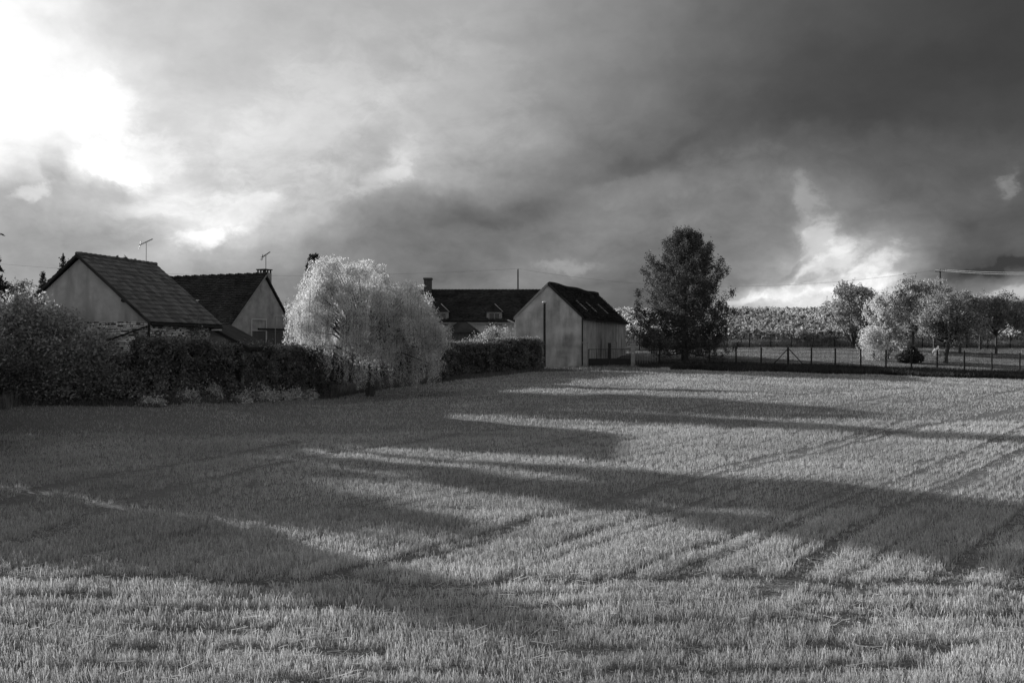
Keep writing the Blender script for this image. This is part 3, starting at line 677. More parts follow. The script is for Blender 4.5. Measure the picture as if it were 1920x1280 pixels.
# roof window
def on_slope(x, side=-1): return A2 - abs(x) * (sL if side < 0 else sR) + .08
xs = -2.05
sw_ = MB(); yA, yB = 4.1, 4.75
for lift, nme, m_, ins in ((.10, 'window_frame', M['greypaint'], 0), (.125, 'pane', M['sheet'], .05)):
    x0, x1 = xs - .45 + ins, xs + .30 - ins
    MB().slab((x0, yA + ins, on_slope(x0)), (x1, yA + ins, on_slope(x1)), (x1, yB - ins, on_slope(x1)), (x0, yB - ins, on_slope(x0)), lift).build(nme, m_, h2)
# chimney with a rail of short pots behind the apex
ch = MB(); ch.box(.35, 1.05, .25, .95, A2 - 1.4, A2 + .28); ch.build('chimney', M['concrete'], h2)
for p in ((.4, .3), (1.0, .3), (.4, .9), (1.0, .9), (.7, .3), (.7, .9)):
    MB().box(p[0] - .04, p[0] + .04, p[1] - .04, p[1] + .04, A2 + .283, A2 + .46).build('chimney_pier', M['dark'], h2)
MB().box(.3, 1.1, .2, 1.0, A2 + .463, A2 + .53).build('chimney_cap', M['dark'], h2)
bpy.context.view_layer.update()
antenna('aerial', h2.matrix_world @ Vector((.25, .1, A2 + .2)), 1.25, 'thin television aerial above the apex of the steep gable', R(-20), arms=6, pale=False)

# --- long low house with dormers ----------------------------------------------
h3 = empty('farmhouse', (-2.2, 97.0, -1.75), 0, 'long low farmhouse with white wall, dark roof and dormers behind the clipped hedge', 'house')
HX0, HX1, FY = -6.6, 7.4, -4.0          # local: ridge along x
eZ, rZ = 4.25, 7.12
MB().add([(HX0, FY, -.4), (HX1, FY, -.4), (HX1, -FY, -.4), (HX0, -FY, -.4), (HX0, FY, eZ), (HX1, FY, eZ), (HX1, -FY, eZ), (HX0, -FY, eZ), (HX0, 0, rZ - .05), (HX1, 0, rZ - .05)],
         [(0,1,5,4),(2,3,7,6),(1,2,6,9,5),(3,0,4,8,7),(0,3,2,1)]).build('wall', M['white'], h3)
s3 = (rZ - eZ) / 4.0
MB().add([(HX0 - .2, FY - .3, eZ - .3 * s3), (HX1 + .2, FY - .3, eZ - .3 * s3), (HX1 + .2, 0, rZ), (HX0 - .2, 0, rZ), (HX0 - .2, -FY + .3, eZ - .3 * s3), (HX1 + .2, -FY + .3, eZ - .3 * s3)] +
         [(HX0 - .2, FY - .3, eZ - .3 * s3 + .1), (HX1 + .2, FY - .3, eZ - .3 * s3 + .1), (HX1 + .2, 0, rZ + .1), (HX0 - .2, 0, rZ + .1), (HX0 - .2, -FY + .3, eZ - .3 * s3 + .1), (HX1 + .2, -FY + .3, eZ - .3 * s3 + .1)],
         [(6,7,8,9),(9,8,11,10),(0,1,7,6),(3,2,1,0),(4,5,2,3),(1,2,8,7),(2,5,11,8),(0,6,9,3),(3,9,10,4),(5,4,10,11)]).build('roof', M['roofbase'], h3)
tiled('roof_tiles', h3, (HX0 - .22, FY - .32, eZ - .3 * s3 + .1), (HX1 + .22, FY - .32, eZ - .3 * s3 + .1), (HX1 + .22, 0, rZ + .1), (HX0 - .22, 0, rZ + .1), 70, 26, M['tile3'])
tiled('back_tiles', h3, (HX1 + .22, -FY + .32, eZ - .3 * s3 + .1), (HX0 - .22, -FY + .32, eZ - .3 * s3 + .1), (HX0 - .22, 0, rZ + .1), (HX1 + .22, 0, rZ + .1), 70, 26, M['tile3'])
rt = MB()
for i in range(44):
    x0 = HX0 - .2 + i * (HX1 - HX0 + .4) / 44; rt.tube([(x0, 0, rZ + .13), (x0 + .33, 0, rZ + .15)], [.09, .12], 7)
tag(rt.build('ridge_tiles', M['tile3'], h3), kind='stuff')
MB().box(-6.35, -5.63, -.4, .4, rZ - 1.2, rZ + 1.15).build('chimney', M['brick'], h3)
MB().box(-6.42, -5.56, -.47, .47, rZ + 1.153, rZ + 1.32).build('chimney_cap', M['brick'], h3)
MB().box(HX0, HX1, FY - .40, FY - .30, eZ - .36, eZ - .24).build('gutter', M['greypaint'], h3)
for cx in (-4.45, .55):
    d = FY - .02
    dm = MB().box(cx - .72, cx + .72, d, d + 2.0, eZ - .55, eZ + .78).build('dormer', M['greypaint'], h3)
    MB().add([(cx - .85, d - .15, eZ + .76), (cx + .85, d - .15, eZ + .76), (cx, d - .15, eZ + 1.52), (cx - .85, d + 3, eZ + .76), (cx + .85, d + 3, eZ + .76), (cx, d + 3.0, eZ + 1.52)],
             [(0,1,2),(3,5,4),(1,4,5,2),(0,2,5,3),(0,3,4,1)]).build('dormer_roof', M['tile3'], dm)
    MB().box(cx - .46, cx + .46, d - .02, d - .002, eZ - .38, eZ + .62).build('pane', M['glass'], dm)
    mb = MB(); mb.box(cx - .56, cx - .46, d - .06, d - .003, eZ - .48, eZ + .70).box(cx + .46, cx + .56, d - .06, d - .003, eZ - .48, eZ + .70).box(cx - .46, cx + .46, d - .06, d - .003, eZ + .62, eZ + .70).box(cx - .46, cx + .46, d - .06, d - .003, eZ - .48, eZ - .38).box(cx - .03, cx + .03, d - .05, d - .021, eZ - .38, eZ + .62)
    mb.build('window_frame', M['greypaint'], dm)
    MB().slab((cx + .75, d - .17, eZ + .80), (cx + .90, d - .17, eZ + .70), (cx + .08, d - .17, eZ + 1.52), (cx, d - .17, eZ + 1.50), .04).build('barge_board', M['metal'], dm)
MB().box(-3.55, -2.2, FY - .02, FY - .003, .9, 2.2).build('shuttered_window', M['dark'], h3)
# porch with hipped roof
pr = MB(); px0, px1, py0, py1 = -4.1, -.75, -6.9, -4.35
pr.box(px0 + .3, px1 - .3, py0 + .3, py1, -.3, 2.95); pr = pr.build('porch', M['wood'], h3)
MB().add([(px0, py0, 2.95), (px1, py0, 2.95), (px1, py1 + .3, 2.95), (px0, py1 + .3, 2.95), (-2.85, -5.6, 3.98), (-1.9, -5.6, 3.98), (px0, py0, 3.05), (px1, py0, 3.05), (px1, py1 + .3, 3.05), (px0, py1 + .3, 3.05)],
         [(0,3,2,1),(6,7,5,4),(7,8,5),(8,9,4,5),(9,6,4),(0,1,7,6),(1,2,8,7),(2,3,9,8),(3,0,6,9)]).build('porch_roof', M['tile3'], pr)
MB().slab((-1.98, -5.63, 3.99), (px1 - .05, py0 - .02, 3.07), (px1 + .04, py0 + .06, 3.07), (-1.88, -5.56, 3.99), .05).build('hip_tiles', M['brick'], pr)
MB().box(-2.1, -1.3, py0 + .27, py0 + .29, .0, 2.3).build('porch_door', M['greypaint'], pr)

# --- barn ----------------------------------------------------------------------
bn = empty('barn', (2.83, 78.0, -1.66), R(-18), 'tall rendered barn with streaked gable and dark roof, beside the yard gate', 'barn')
BW, BE, BA, BL = 2.72, 4.0, 6.5, 17.0
MB().prism([(-BW, -.5), (BW, -.5), (BW, BE), (0, BA), (-BW, BE)], 0, BL).build('wall', M['renderb'], bn)
roofpair(bn, BW, BW, BE, BE, BA + .02, .12, BL + .15, .07, .22)
sb = (BA - BE) / BW
tiled('roof_tiles', bn, (BW + .24, .1, BE - .24 * sb + .08), (BW + .24, BL + .15, BE - .24 * sb + .08), (0, BL + .15, BA + .1), (0, .1, BA + .1), 84, 20, M['tile3'], jit=.02)
tiled('back_tiles', bn, (-BW - .24, BL + .15, BE - .24 * sb + .08), (-BW - .24, .1, BE - .24 * sb + .08), (0, .1, BA + .1), (0, BL + .15, BA + .1), 84, 20, M['tile3'], jit=.02)
rt = MB()
for i in range(48):
    y0 = .1 + i * BL / 48; w_ = .04 * math.sin(y0 * .9); rt.tube([(0, y0, BA + .12 + w_), (0, y0 + .37, BA + .16 + w_)], [.10, .14], 7)
tag(rt.build('ridge_tiles', M['tile3'], bn), kind='stuff')
for s_ in (-1, 1):
    mb = MB(); mb.add([(0, -.10, BA - .04), (s_ * (BW + .1), -.10, BE - .1 * sb - .06), (s_ * (BW + .1), -.10, BE - .1 * sb + .10), (0, -.10, BA + .20),
            (0, .14, BA - .04), (s_ * (BW + .1), .14, BE - .1 * sb - .06), (s_ * (BW + .1), .14, BE - .1 * sb + .10), (0, .14, BA + .20)],
           [(0,1,2,3),(7,6,5,4),(0,4,5,1),(3,2,6,7),(1,5,6,2)]); mb.build('verge', M['concrete'] if s_ < 0 else M['tile3'], bn)
for yy in (3.35, 6.7, 11.1):
    zz = lambda x: BA - x * sb + .12
    f_ = MB().slab((1.35, yy, zz(1.35)), (2.25, yy, zz(2.25)), (2.25, yy + .42, zz(2.25)), (1.35, yy + .42, zz(1.35)), .07).build('skylight', M['sheet'], bn)
mb = MB(); mb.tube([(BW + .05, -.06, BE - .1), (BW + .05, -.06, -.2)], .055, 8); mb.build('downpipe', M['dark'], bn)
mb = MB(); mb.tube([(BW + .26, .1, BE - .2), (BW + .26, BL, BE - .23)], .06, 8); mb.build('gutter', M['dark'], bn)
mb = MB(); mb.tube([(-BW - .55, -.25, BE - .22), (-BW - .05, -.12, BE - .42), (-BW + .0, -.10, BE - .6), (-BW + .0, -.10, .2)], .05, 7); mb.build('white_downpipe', M['paint'], bn)
MB().box(BW + .003, BW + .05, 9.3, 10.3, 0, 2.0).build('side_door', M['door'], bn)
MB().box(-BW - .3, BW + .3, -.5, -.02, -.6, .05).build('plinth', M['concrete'], bn)

# pole with a white cap against the barn
p = at(1021, 77.6); p.z = -1.75
pl = empty('flue_pole', p, 0, 'tall dark pole with small white cap in front of the barn gable', 'pole')
mb = MB(); mb.tube([(0, 0, -.2), (0, 0, 5.12)], [.10, .085], 10); mb.build('shaft', M['rust'], pl)
mb = MB(); mb.tube([(0, 0, 5.12), (0, 0, 5.20), (0, 0, 5.27), (0, 0, 5.31)], [.10, .20, .17, .05], 12); mb.build('cap', M['paint'], pl)

# ------------------------------------------------------------------ yard gate, pillars, railing
def pillar(px, D, py, w, h, label):
    q = at(px, D); r = empty('gate_pillar', (q.x, q.y, q.z - .1), R(-10), label, 'pillar', 'pillars of the yard entrance')
    MB().box(-w / 2, w / 2, -w / 2, w / 2, 0, h + .1).build('shaft', M['concrete'], r)
    MB().box(-w / 2 - .04, w / 2 + .04, -w / 2 - .04, w / 2 + .04, h + .103, h + .2).build('cap', M['concrete'], r)
    return r
pillar(1097.5, 76.0, 0, .32, 1.95, 'concrete gate pillar standing at the corner of the barn')
pr_ = pillar(1187, 76.5, 0, .30, 1.75, 'concrete gate pillar with a round white reflector, right of the yard gate')
mb = MB(); mb.tube([(0, -.155, 1.2), (0, -.19, 1.2)], .06, 10); mb.build('reflector', M['paint'], pr_)
pillar(1152, 83, 0, .36, 1.6, 'pale post by the door in the side wall of the barn')
a_ = at(1102.5, 76.0); b_ = at(1182.5, 76.4); zb = min(a_.z, b_.z) + .05
gt = empty('yard_gate', (a_.x, a_.y, zb), math.atan2(b_.y - a_.y, b_.x - a_.x), 'dark metal double gate with solid lower panels between concrete pillars', 'gate')
gl = (b_ - a_).length
for k_ in range(2):
    x0 = k_ * gl / 2 + .02; x1 = (k_ + 1) * gl / 2 - .02
    MB().box(x0 + .04, x1 - .04, -.012, .012, .05, .72).build('panel', M['dark'], gt)
    frame_rect(gt, x0, x1, .02, 1.45, .045, 'leaf_frame', M['dark'], y=.025, dpt=.05)
    for i in range(9):
        x_ = x0 + .1 + i * (x1 - x0 - .2) / 8; MB().box(x_ - .009, x_ + .009, -.01, .01, .722, 1.40).build('bar', M['dark'], gt)
a_ = at(1191, 76.6); b_ = at(1234, 77.8)
rl = empty('railing', (a_.x, a_.y, min(a_.z, b_.z)), math.atan2(b_.y - a_.y, b_.x - a_.x), 'short metal railing with upright bars right of the yard gate', 'railing')
gl = (b_ - a_).length
MB().box(0, gl, -.02, .02, 1.28, 1.33).build('top_rail', M['dark'], rl); MB().box(0, gl, -.02, .02, .12, .16).build('bottom_rail', M['dark'], rl)
for i in range(14): MB().box(.06 + i * gl / 14, .085 + i * gl / 14, -.012, .012, .163, 1.277).build('bar', M['greypaint'], rl)

# ------------------------------------------------------------------ fences
def fence(posts, h, r, label, name='wire_fence', wires=(.2, .5, .8, 1.1), mesh_=False, stays=()):
    base = Vector(posts[0]); f_ = empty(name, base, 0, label, 'fence')
    for i, q in enumerate(posts):
        l = Vector(q) - base; hh = h * random.uniform(.96, 1.06) * (1.12 if i in stays else 1); rr = r * (1.3 if i in stays else 1)
        mb = MB(); tx, ty = random.uniform(-.03, .03), random.uniform(-.03, .03)
        mb.tube([l + Vector((0, 0, -.2)), l + Vector((tx, ty, hh))], [rr, rr * .92], 7); mb.build('post', M['postwood'], f_)
    for w in wires:
        mb = MB(); pts = []
        for q in posts: pts.append(Vector(q) - base + Vector((0, -.06, w)))
        mb.tube(pts, .009, 4); mb.build('wire', M['dark'], f_)
    if mesh_:
        mb = MB()
        for a, b in zip(posts[:-1], posts[1:]):
            a, b = Vector(a) - base, Vector(b) - base; n_ = int((b - a).length / .3)
            for k in range(1, n_):
                q = a.lerp(b, k / n_) + Vector((0, -.06, 0)); mb.tube([q + Vector((0, 0, .1)), q + Vector((0, 0, wires[-1]))], .005, 3)
        tag(mb.build('wire_mesh', M['dark'], f_), kind='stuff')
    return f_, base
LA, LB = Vector((11.5, 77.5)), Vector((37.2, 72.2))
def on_line(px, A=LA, B=LB):
    u = (px - 960) / F; d = B - A; t_ = (u * A.y - A.x) / (d.x - u * d.y); q = A + d * t_; return (q.x, q.y, g1(q.x, q.y))
pxs = [1237, 1284, 1330, 1380, 1427, 1478, 1521, 1566, 1614, 1661, 1709, 1757, 1808, 1860, 1912, 1966, 2020]
P_ = [on_line(p) for p in pxs]
f1, b1 = fence(P_, 1.4, .065, 'long wire fence on dark wooden posts between the stubble field and the lawn', wires=(.15, .45, .75, 1.05, 1.3), mesh_=True, stays=(5,))
c = Vector(P_[5]) - b1
for s_ in (-1, 1):
    q = Vector(on_line(1478 + s_ * 33)) - b1
    mb = MB(); mb.tube([c + Vector((s_ * .06, -.05, 1.36)), q + Vector((0, 0, -.03))], .04, 6); mb.build('brace', M['postwood'], f1)
pxs = list(range(1198, 1960, 41)); P_ = [(lambda X: (X, 100.6, g1(X, 100.6)))((p + random.uniform(-2, 2) - 960) / F * 100.6) for p in pxs]
fence(P_, 1.32, .06, 'farther wire fence on thin posts along the foot of the vineyard', wires=(.5, .9, 1.2))
# ------------------------------------------------------------------ utility poles and lines
def upole(loc, h, label, arm=.0, rz=0):
    r = empty('utility_pole', loc, rz, label, 'utility pole')
    mb = MB(); mb.tube([(0, 0, -.3), (0, 0, h)], [.16, .10], 8); mb.build('shaft', M['wood'], r)
    if arm:
        MB().box(-arm, arm, -.05, .05, h - .28, h - .18).build('crossarm', M['wood'], r)
        for x_ in (-arm * .9, -.0, arm * .9):
            mb = MB(); mb.tube([(x_, 0, h - .18 if x_ else h), (x_, 0, (h - .18 if x_ else h) + .14)], [.03, .04], 6); mb.build('insulator', M['greypaint'], r)
    else:
        mb = MB(); mb.tube([(0, 0, h), (0, 0, h + .15)], [.05, .06], 6); mb.build('insulator', M['greypaint'], r)
    return r
def wire(a, b, sag, r, label, m_=None):
    a, b = Vector(a), Vector(b); pts = []
    for i in range(25):
        t_ = i / 24; q = a.lerp(b, t_) - Vector((0, 0, 4 * sag * t_ * (1 - t_))); pts.append(q - a)
    mb = MB(); mb.tube(pts, r, 4); o = mb.build('overhead_wire', m_ or M['greypaint']); o.location = a; return tag(o, label, 'wire')
pA = at(971, 132, 505); upole((pA.x, pA.y, 0.0), pA.z, 'thin utility pole rising behind the farmhouse roof')
pB = at(1763, 120, 505); gb = g1(pB.x, pB.y); upole((pB.x, pB.y, gb), pB.z - gb, 'utility pole with short crossarm above the apple trees', .55, R(-25))
pC = at(2150, 95, 499)
wire(pB + Vector((.5, -.2, -.05)), pC + Vector((.5, 0, .1)), .5, .018, 'upper pale wire running right from the crossarm pole', M['metal'])
wire(pB + Vector((-.5, .2, -.05)), pC + Vector((-.5, 0, -.1)), .6, .018, 'lower pale wire running right from the crossarm pole', M['metal'])
wire(pA + Vector((0, 0, .1)), pB, 2.2, .012, 'thin wire sagging between the two utility poles')
pD = at(-150, 150, 480)
wire(pA + Vector((0, 0, .1)), pD, 1.8, .012, 'thin wire running left over the houses from the farmhouse pole')

# ------------------------------------------------------------------ vegetation builders
def leafobj(name, Q, m_, parent): return link_mesh(name, quads_mesh(name, Q), m_, parent)
def broad_tree(name, loc, h, r, label, leaf, n=9000, ls=.16, cat='tree', group=None, crown0=.3, lobes=9, trunk_r=.12, squash=.5, seed=1, twigs=0, offset=(0, 0), lean=0, mat_bark=None, asym=1.0):
    root = empty(name, loc, 0, label, cat, group); rs = random.Random(seed); lobes = int(lobes * 1.6)
    H0 = h * crown0; tr = MB(); ox, oy = offset
    fork = Vector((ox * .3 + lean, oy * .3, H0)); tr.tube([(0, 0, -.2), (lean * .4, 0, H0 * .5), fork], [trunk_r * 1.35, trunk_r, trunk_r * .85], 8)
    cents = []
    C0 = Vector((ox, oy, h * (crown0 + 1) / 2))
    for i in range(lobes):
        a = 2 * math.pi * (i * .618 + rs.random() * .15); t_ = (i + .5) / lobes
        zz = H0 + (h - H0) * (.22 + .62 * t_); rad = r * math.sqrt(max(.05, 1 - ((t_ - .4) / .75) ** 2)) * rs.uniform(.3, .9)
        c = Vector((ox + math.cos(a) * rad * asym, oy + math.sin(a) * rad, zz)); lr = r * rs.uniform(.17, .42)
        cents.append((c, (lr, lr, lr * squash * 1.5)))
        tr.tube([fork, fork.lerp(c, .5) + Vector((0, 0, .15 * rs.uniform(-1, 1))), c, c + (c - fork).normalized() * lr * .6], [trunk_r * .55, trunk_r * .35, trunk_r * .18, .012], 5)
        for k in range(4):
            e = c + Vector((rs.uniform(-1, 1), rs.uniform(-1, 1), rs.uniform(-.3, 1))) * lr * .9; tr.tube([c, e], [.03, .008], 4)
    tr.build('trunk', mat_bark or M['bark'], root)
    per = n // lobes; Q = []
    for i, (c, lr) in enumerate(cents):
        cl = in_lobe(max(6, per // 26), c, lr, .7, .25, i + seed); pts = clumps(cl, 26, min(lr[0] * .2, .30)); Q.append(leaves(pts, ls * 1.3, ls * .75))
    twigs = twigs + int(lobes * 1.6)
    if twigs:   # long shoots sticking out of the crown top
        for k in range(twigs):
            c, lr = rs.choice(cents[len(cents) // 3:]); st = c + Vector((rs.uniform(-.7, .7) * lr[0], rs.uniform(-.7, .7) * lr[1], lr[2] * .6)); e = st + Vector((rs.uniform(-.3, .3), rs.uniform(-.3, .3), rs.uniform(.3, .9)))
            tt_ = np.linspace(0, 1, 14)[:, None]; pts = np.array(st) * (1 - tt_) + np.array(e) * tt_ + rng.normal(0, .03, (14, 3)); Q.append(leaves(pts, ls, ls * .55))
    leafobj('crown', np.concatenate(Q), leaf, root)
    return root
def conifer(name, loc, h, r, label, leaf, n_br=150, per=120, ls=.16, profile=None, group=None, z0=.08, trunk_r=.25, droop=.0, seed=3, tip_up=.25, spread=.22, tufts=0):
    root = empty(name, loc, 0, label, 'tree', group); rs = random.Random(seed); tr = MB()
    tr.tube([(0, 0, -.2), (0, 0, h * .5), (0, 0, h * .97)], [trunk_r * 1.2, trunk_r * .7, .03], 9)
    Q = []; profile = profile or (lambda t_: (1 - t_) ** .8)
    for i in range(n_br):
        t_ = (i + rs.random()) / n_br; t_ = t_ ** 1.0; z = h * (z0 + (1 - z0) * t_ * .98)
        a = i * 2.399 + rs.uniform(-.3, .3); L_ = r * profile(t_) * rs.uniform(.58, 1.18)
        dr = droop * (1 - t_); s = Vector((0, 0, z)); dirh = Vector((math.cos(a), math.sin(a), 0))
        mid = s + dirh * L_ * .55 + Vector((0, 0, -dr * L_ * .3 + .12 * L_)); e = s + dirh * L_ + Vector((0, 0, -dr * L_ * .5 + tip_up * L_))
        tr.tube([s, mid, e], [max(.02, trunk_r * .22 * (1 - t_)), .025, .008], 4)
        m = int(per * (.35 + .65 * L_ / r)); u = rng.uniform(.12, 1.03, m) ** .75
        P0 = np.where((u < .55)[:, None], np.array(s) + (np.array(mid) - np.array(s)) * (u / .55)[:, None], np.array(mid) + (np.array(e) - np.array(mid)) * ((u - .55) / .45)[:, None])
        side = np.array([-math.sin(a), math.cos(a), 0]); wdt = spread * L_ * (1.15 - u) + .10
        P0 = P0 + side * (rng.normal(0, 1, m) * wdt)[:, None] + np.array([0, 0, 1]) * rng.normal(0, .10 + .02 * L_, m)[:, None]
        if tufts:
            u = rng.uniform(.35, 1.02, tufts) ** .7; pc = np.array(s) * 0 + np.where((u < .55)[:, None], np.array(s) + (np.array(mid) - np.array(s)) * (u / .55)[:, None], np.array(mid) + (np.array(e) - np.array(mid)) * ((u - .55) / .45)[:, None])
            pc = pc + side * (rng.normal(0, 1, tufts) * spread * L_ * (1.2 - u) * 1.3)[:, None] + np.array([0, 0, 1]) * rng.uniform(-.05, .3, tufts)[:, None]
            mm = max(2, m // tufts); pk = np.repeat(pc, mm, 0); off_ = rng.normal(0, 1, pk.shape) * np.array([.12, .12, .17]); P0 = np.concatenate([P0[::5], pk + off_])
        Q.append(leaves(P0, ls * 1.6, ls * .6, np.array(dirh) * .6 + np.array([0, 0, .55]), .45))
    tr.build('trunk', M['bark'], root); leafobj('crown', np.concatenate(Q), leaf, root)
    return root
def shrub(name, loc, lobes, label, leaf, n=4000, ls=.12, cat='shrub', group=None, sprays=0, stems=6, sc=1.0):
    root = empty(name, loc, 0, label, cat, group); Q = []; mb = MB(); root.scale = (sc,) * 3
    tot = sum(l[3] * l[4] * l[5] for l in lobes) ** 1
    for i, (x, y, z, rx, ry, rz_) in enumerate(lobes):
        k = max(60, int(n * (rx * ry * rz_) ** .75 / sum((l[3] * l[4] * l[5]) ** .75 for l in lobes)))
        cl = in_lobe(max(4, k // 22), (x, y, z), (rx, ry, rz_), .6, .2, i); pts = clumps(cl, 22, min(.26, rx * .2)); pts[:, 2] = np.maximum(pts[:, 2], .02)
        Q.append(leaves(pts, ls * 1.3, ls * .75))
        mb.tube([(x * .3, y * .3, -.1), (x * .7, y * .7, z * .5), (x, y, z + rz_ * .3)], [.05, .035, .01], 5)
        for s_ in range(sprays):
            a = random.uniform(0, 6.28); st = np.array([x + math.cos(a) * rx * .6, y + math.sin(a) * ry * .6, z + rz_ * .6]); e = st + np.array([random.uniform(-.2, .5), random.uniform(-.2, .2), random.uniform(.3, .8)])
            tt_ = np.linspace(0, 1, 16)[:, None]; Q.append(leaves(st * (1 - tt_) + e * tt_ + rng.normal(0, .05, (16, 3)), ls, ls * .55))
    mb.build('stems', M['bark'], root); leafobj('foliage', np.concatenate(Q), leaf, root)
    return root
def hedge(name, A, B, h, w, label, leaf, n, ls=.11, htop=.12, batter=0):
    A, B = Vector(A), Vector(B); d = (B - A); Lh = math.hypot(d.x, d.y); rz = math.atan2(d.y, d.x)
    root = empty(name, (A.x, A.y, A.z), rz, label, 'hedge'); dz = B.z - A.z
    seg = int(Lh / .6) + 1; mb = MB(); vs = []; 
    ring = [(-w / 2 + .18, -.3), (w / 2 - .18, -.3), (w / 2 - .16, h - .3), (0, h - .2), (-w / 2 + .16, h - .3)]
    for i in range(seg + 1):
        x_ = .15 + (Lh - .3) * i / seg; k_ = .06 * math.sin(x_ * 2.1)
        for (y_, z_) in ring: vs.append((x_, y_ + k_ * (1 if y_ > 0 else -1), z_ + dz * x_ / Lh + (k_ if z_ > 0 else 0)))
    fs = [(i * 5 + k, i * 5 + (k + 1) % 5, (i + 1) * 5 + (k + 1) % 5, (i + 1) * 5 + k) for i in range(seg) for k in range(5)] + [(4, 3, 2, 1, 0), tuple(seg * 5 + k for k in range(5))]
    mb.add(vs, fs); mb.build('inner_twigs', M['core'], root)
    # surface clumps: front, back, top, ends by area
    ar = np.array([Lh * h, Lh * h * .5, Lh * w * 1.3, w * h, w * h]); pr = ar / ar.sum(); nc = n // 20; which = rng.choice(5, nc, p=pr)
    u = rng.uniform(0, 1, nc); v = rng.uniform(0, 1, nc); x_ = u * Lh; y_ = (v - .5) * w; z_ = v * h
    X = np.where(which == 3, .0, np.where(which == 4, Lh, x_)); Y = np.where(which == 0, -w / 2, np.where(which == 1, w / 2, np.where(which >= 3, (u - .5) * w, y_))); Z = np.where(which == 2, h, z_)
    bulge = .13 * np.sin(X * 1.7 + Z * 2.2) * np.sin(Z * 3.1 + X * .6) + .06 * np.sin(X * 5.1) 
    Y = np.where(which == 0, Y - bulge, Y); Z = np.where(which == 2, Z + bulge * htop / .12, Z)
    C = np.stack([X, Y, Z + dz * X / Lh], 1); pts = clumps(C, 20, .10); Q = leaves(pts, ls * 1.3, ls * .8)
    leafobj('leaves', Q, leaf, root); return root

# ------------------------------------------------------------------ willow
def willow(loc, label):
    root = empty('weeping_willow', loc, 0, label, 'tree'); rs = random.Random(11); tr = MB(); sc = 59 / F  # metres per photo px
    base = np.array([0., 0, 0])
    fork = Vector((-.3, 0, 2.0)); tr.tube([(0, 0, -.3), (-.1, 0, 1.0), fork], [.34, .27, .22], 9)
    Q = []
    # dome outline: height above ground of crown top across x (local metres)
    ox = np.array([-4.75, -4.58, -4.1, -3.55, -2.9, -2.1, -1.55, -.87, -.25, .93, 1.24, 1.6, 2.0, 2.8, 3.25, 3.8, 4.4, 4.7])
    oz = np.array([3.6, 4.9, 6.4, 6.9, 7.6, 8.1, 7.2, 7.8, 7.95, 7.2, 6.5, 6.2, 6.6, 6.4, 5.6, 4.8, 4.4, 3.4])
    ncl = 145
    for c_ in range(ncl):
        a = c_ * 2.39996 + rs.uniform(-.2, .2); q = min(1.03, math.sqrt((c_ + .5) / ncl) * rs.uniform(.9, 1.1)); tier = rs.random()
        xc = math.cos(a) * q * 4.3 - .05; yc = math.sin(a) * q * 3.7
        topc = np.interp(xc, ox, oz) * math.sqrt(max(.12, 1 - (yc / 4.6) ** 2))
        topc = topc * (rs.uniform(.86, 1.05) if tier < .45 else rs.choice((.84, .68, .52)) * rs.uniform(.93, 1.07)); topc = max(topc, 2.4); low_ok = -2.9 < xc < 3.7 and math.sin(xc * 2.9 + .4) > -.4
        out = Vector((xc, yc, 0)); out = out.normalized() if out.length > .2 else Vector((rs.uniform(-1, 1), rs.uniform(-1, 1), 0))
        lnc = rs.uniform(.6, 1.7) if rs.random() < .5 else rs.uniform(2.2, 6.0)
        if not low_ok: lnc = min(lnc, max(.5, topc - 3.0))
        Sc = Vector((xc, yc, topc - .5)); tr.tube([fork, fork.lerp(Sc, .55) + Vector((0, 0, .6)), Sc], [.09, .045, .015], 5)
        sw1, sw2 = rs.uniform(-.08, .08), rs.uniform(-.06, .06)
        for j in range(rs.randint(7, 9)):
            S = Sc + Vector((rs.gauss(0, .22), rs.gauss(0, .22), rs.uniform(-.25, .15))); reach = rs.uniform(.3, .9); ln = min(lnc * rs.uniform(.6, 1.1), S.z - rs.uniform(.15, 1.0))
            o2 = (out + Vector((rs.gauss(0, .5), rs.gauss(0, .5), 0))).normalized()
            K = S + o2 * reach * .5 + Vector((0, 0, .42)); pts = [S, K, K + o2 * reach * .35 + Vector((0, 0, -.25))]
            q_ = pts[-1].copy(); nseg = max(2, int(ln / .5))
            for k in range(nseg):
                q_ = q_ + Vector((o2.x * .04 + sw1 * .6, o2.y * .04 + sw2 * .6, -ln / nseg)); pts.append(q_.copy())
            if j % 3 == 0: tr.tube(pts, .010, 3, cap=False)
            PA = np.array([list(p) for p in pts]); seg = np.linalg.norm(np.diff(PA, axis=0), axis=1); cs = np.r_[0, np.cumsum(seg)]
            nl = int(cs[-1] * 50); u = rng.uniform(0, cs[-1], nl)
            C = np.stack([np.interp(u, cs, PA[:, k]) for k in range(3)], 1); spread_ = .12 * (1 - .45 * u / cs[-1])
            C = C + rng.normal(size=C.shape) * spread_[:, None]
            Q.append(leaves(C, .16, .032, (0, 0, -1), .52, .1))
    # upright feathery shoots on top
    for i in range(260):
        x0 = rs.uniform(-4.3, 4.4); y0 = rs.uniform(-1.8, 1.5); z0 = np.interp(x0, ox, oz) * math.sqrt(max(.1, 1 - (y0 / 4.4) ** 2)) - .3
        st = np.array([x0, y0, z0]); k_ = rs.uniform(.3, 1.0); d = np.array([rs.uniform(-.4, .5), rs.uniform(-.3, .3), 1.0]) * k_ * .7
        tt_ = np.linspace(0, 1, 36)[:, None]; C = st + d * tt_ + np.array([.5 * k_ * (1 if d[0] > 0 else -1), 0, -.3]) * tt_ ** 3 + rng.normal(0, .045, (36, 3)); Q.append(leaves(C, .15, .035, (.3, 0, -.6), .4, .1))
    tr.build('trunk', M['bark'], root); Q = np.concatenate(Q); print('willow', len(Q)); leafobj('crown', Q, M['willow'], root); return root
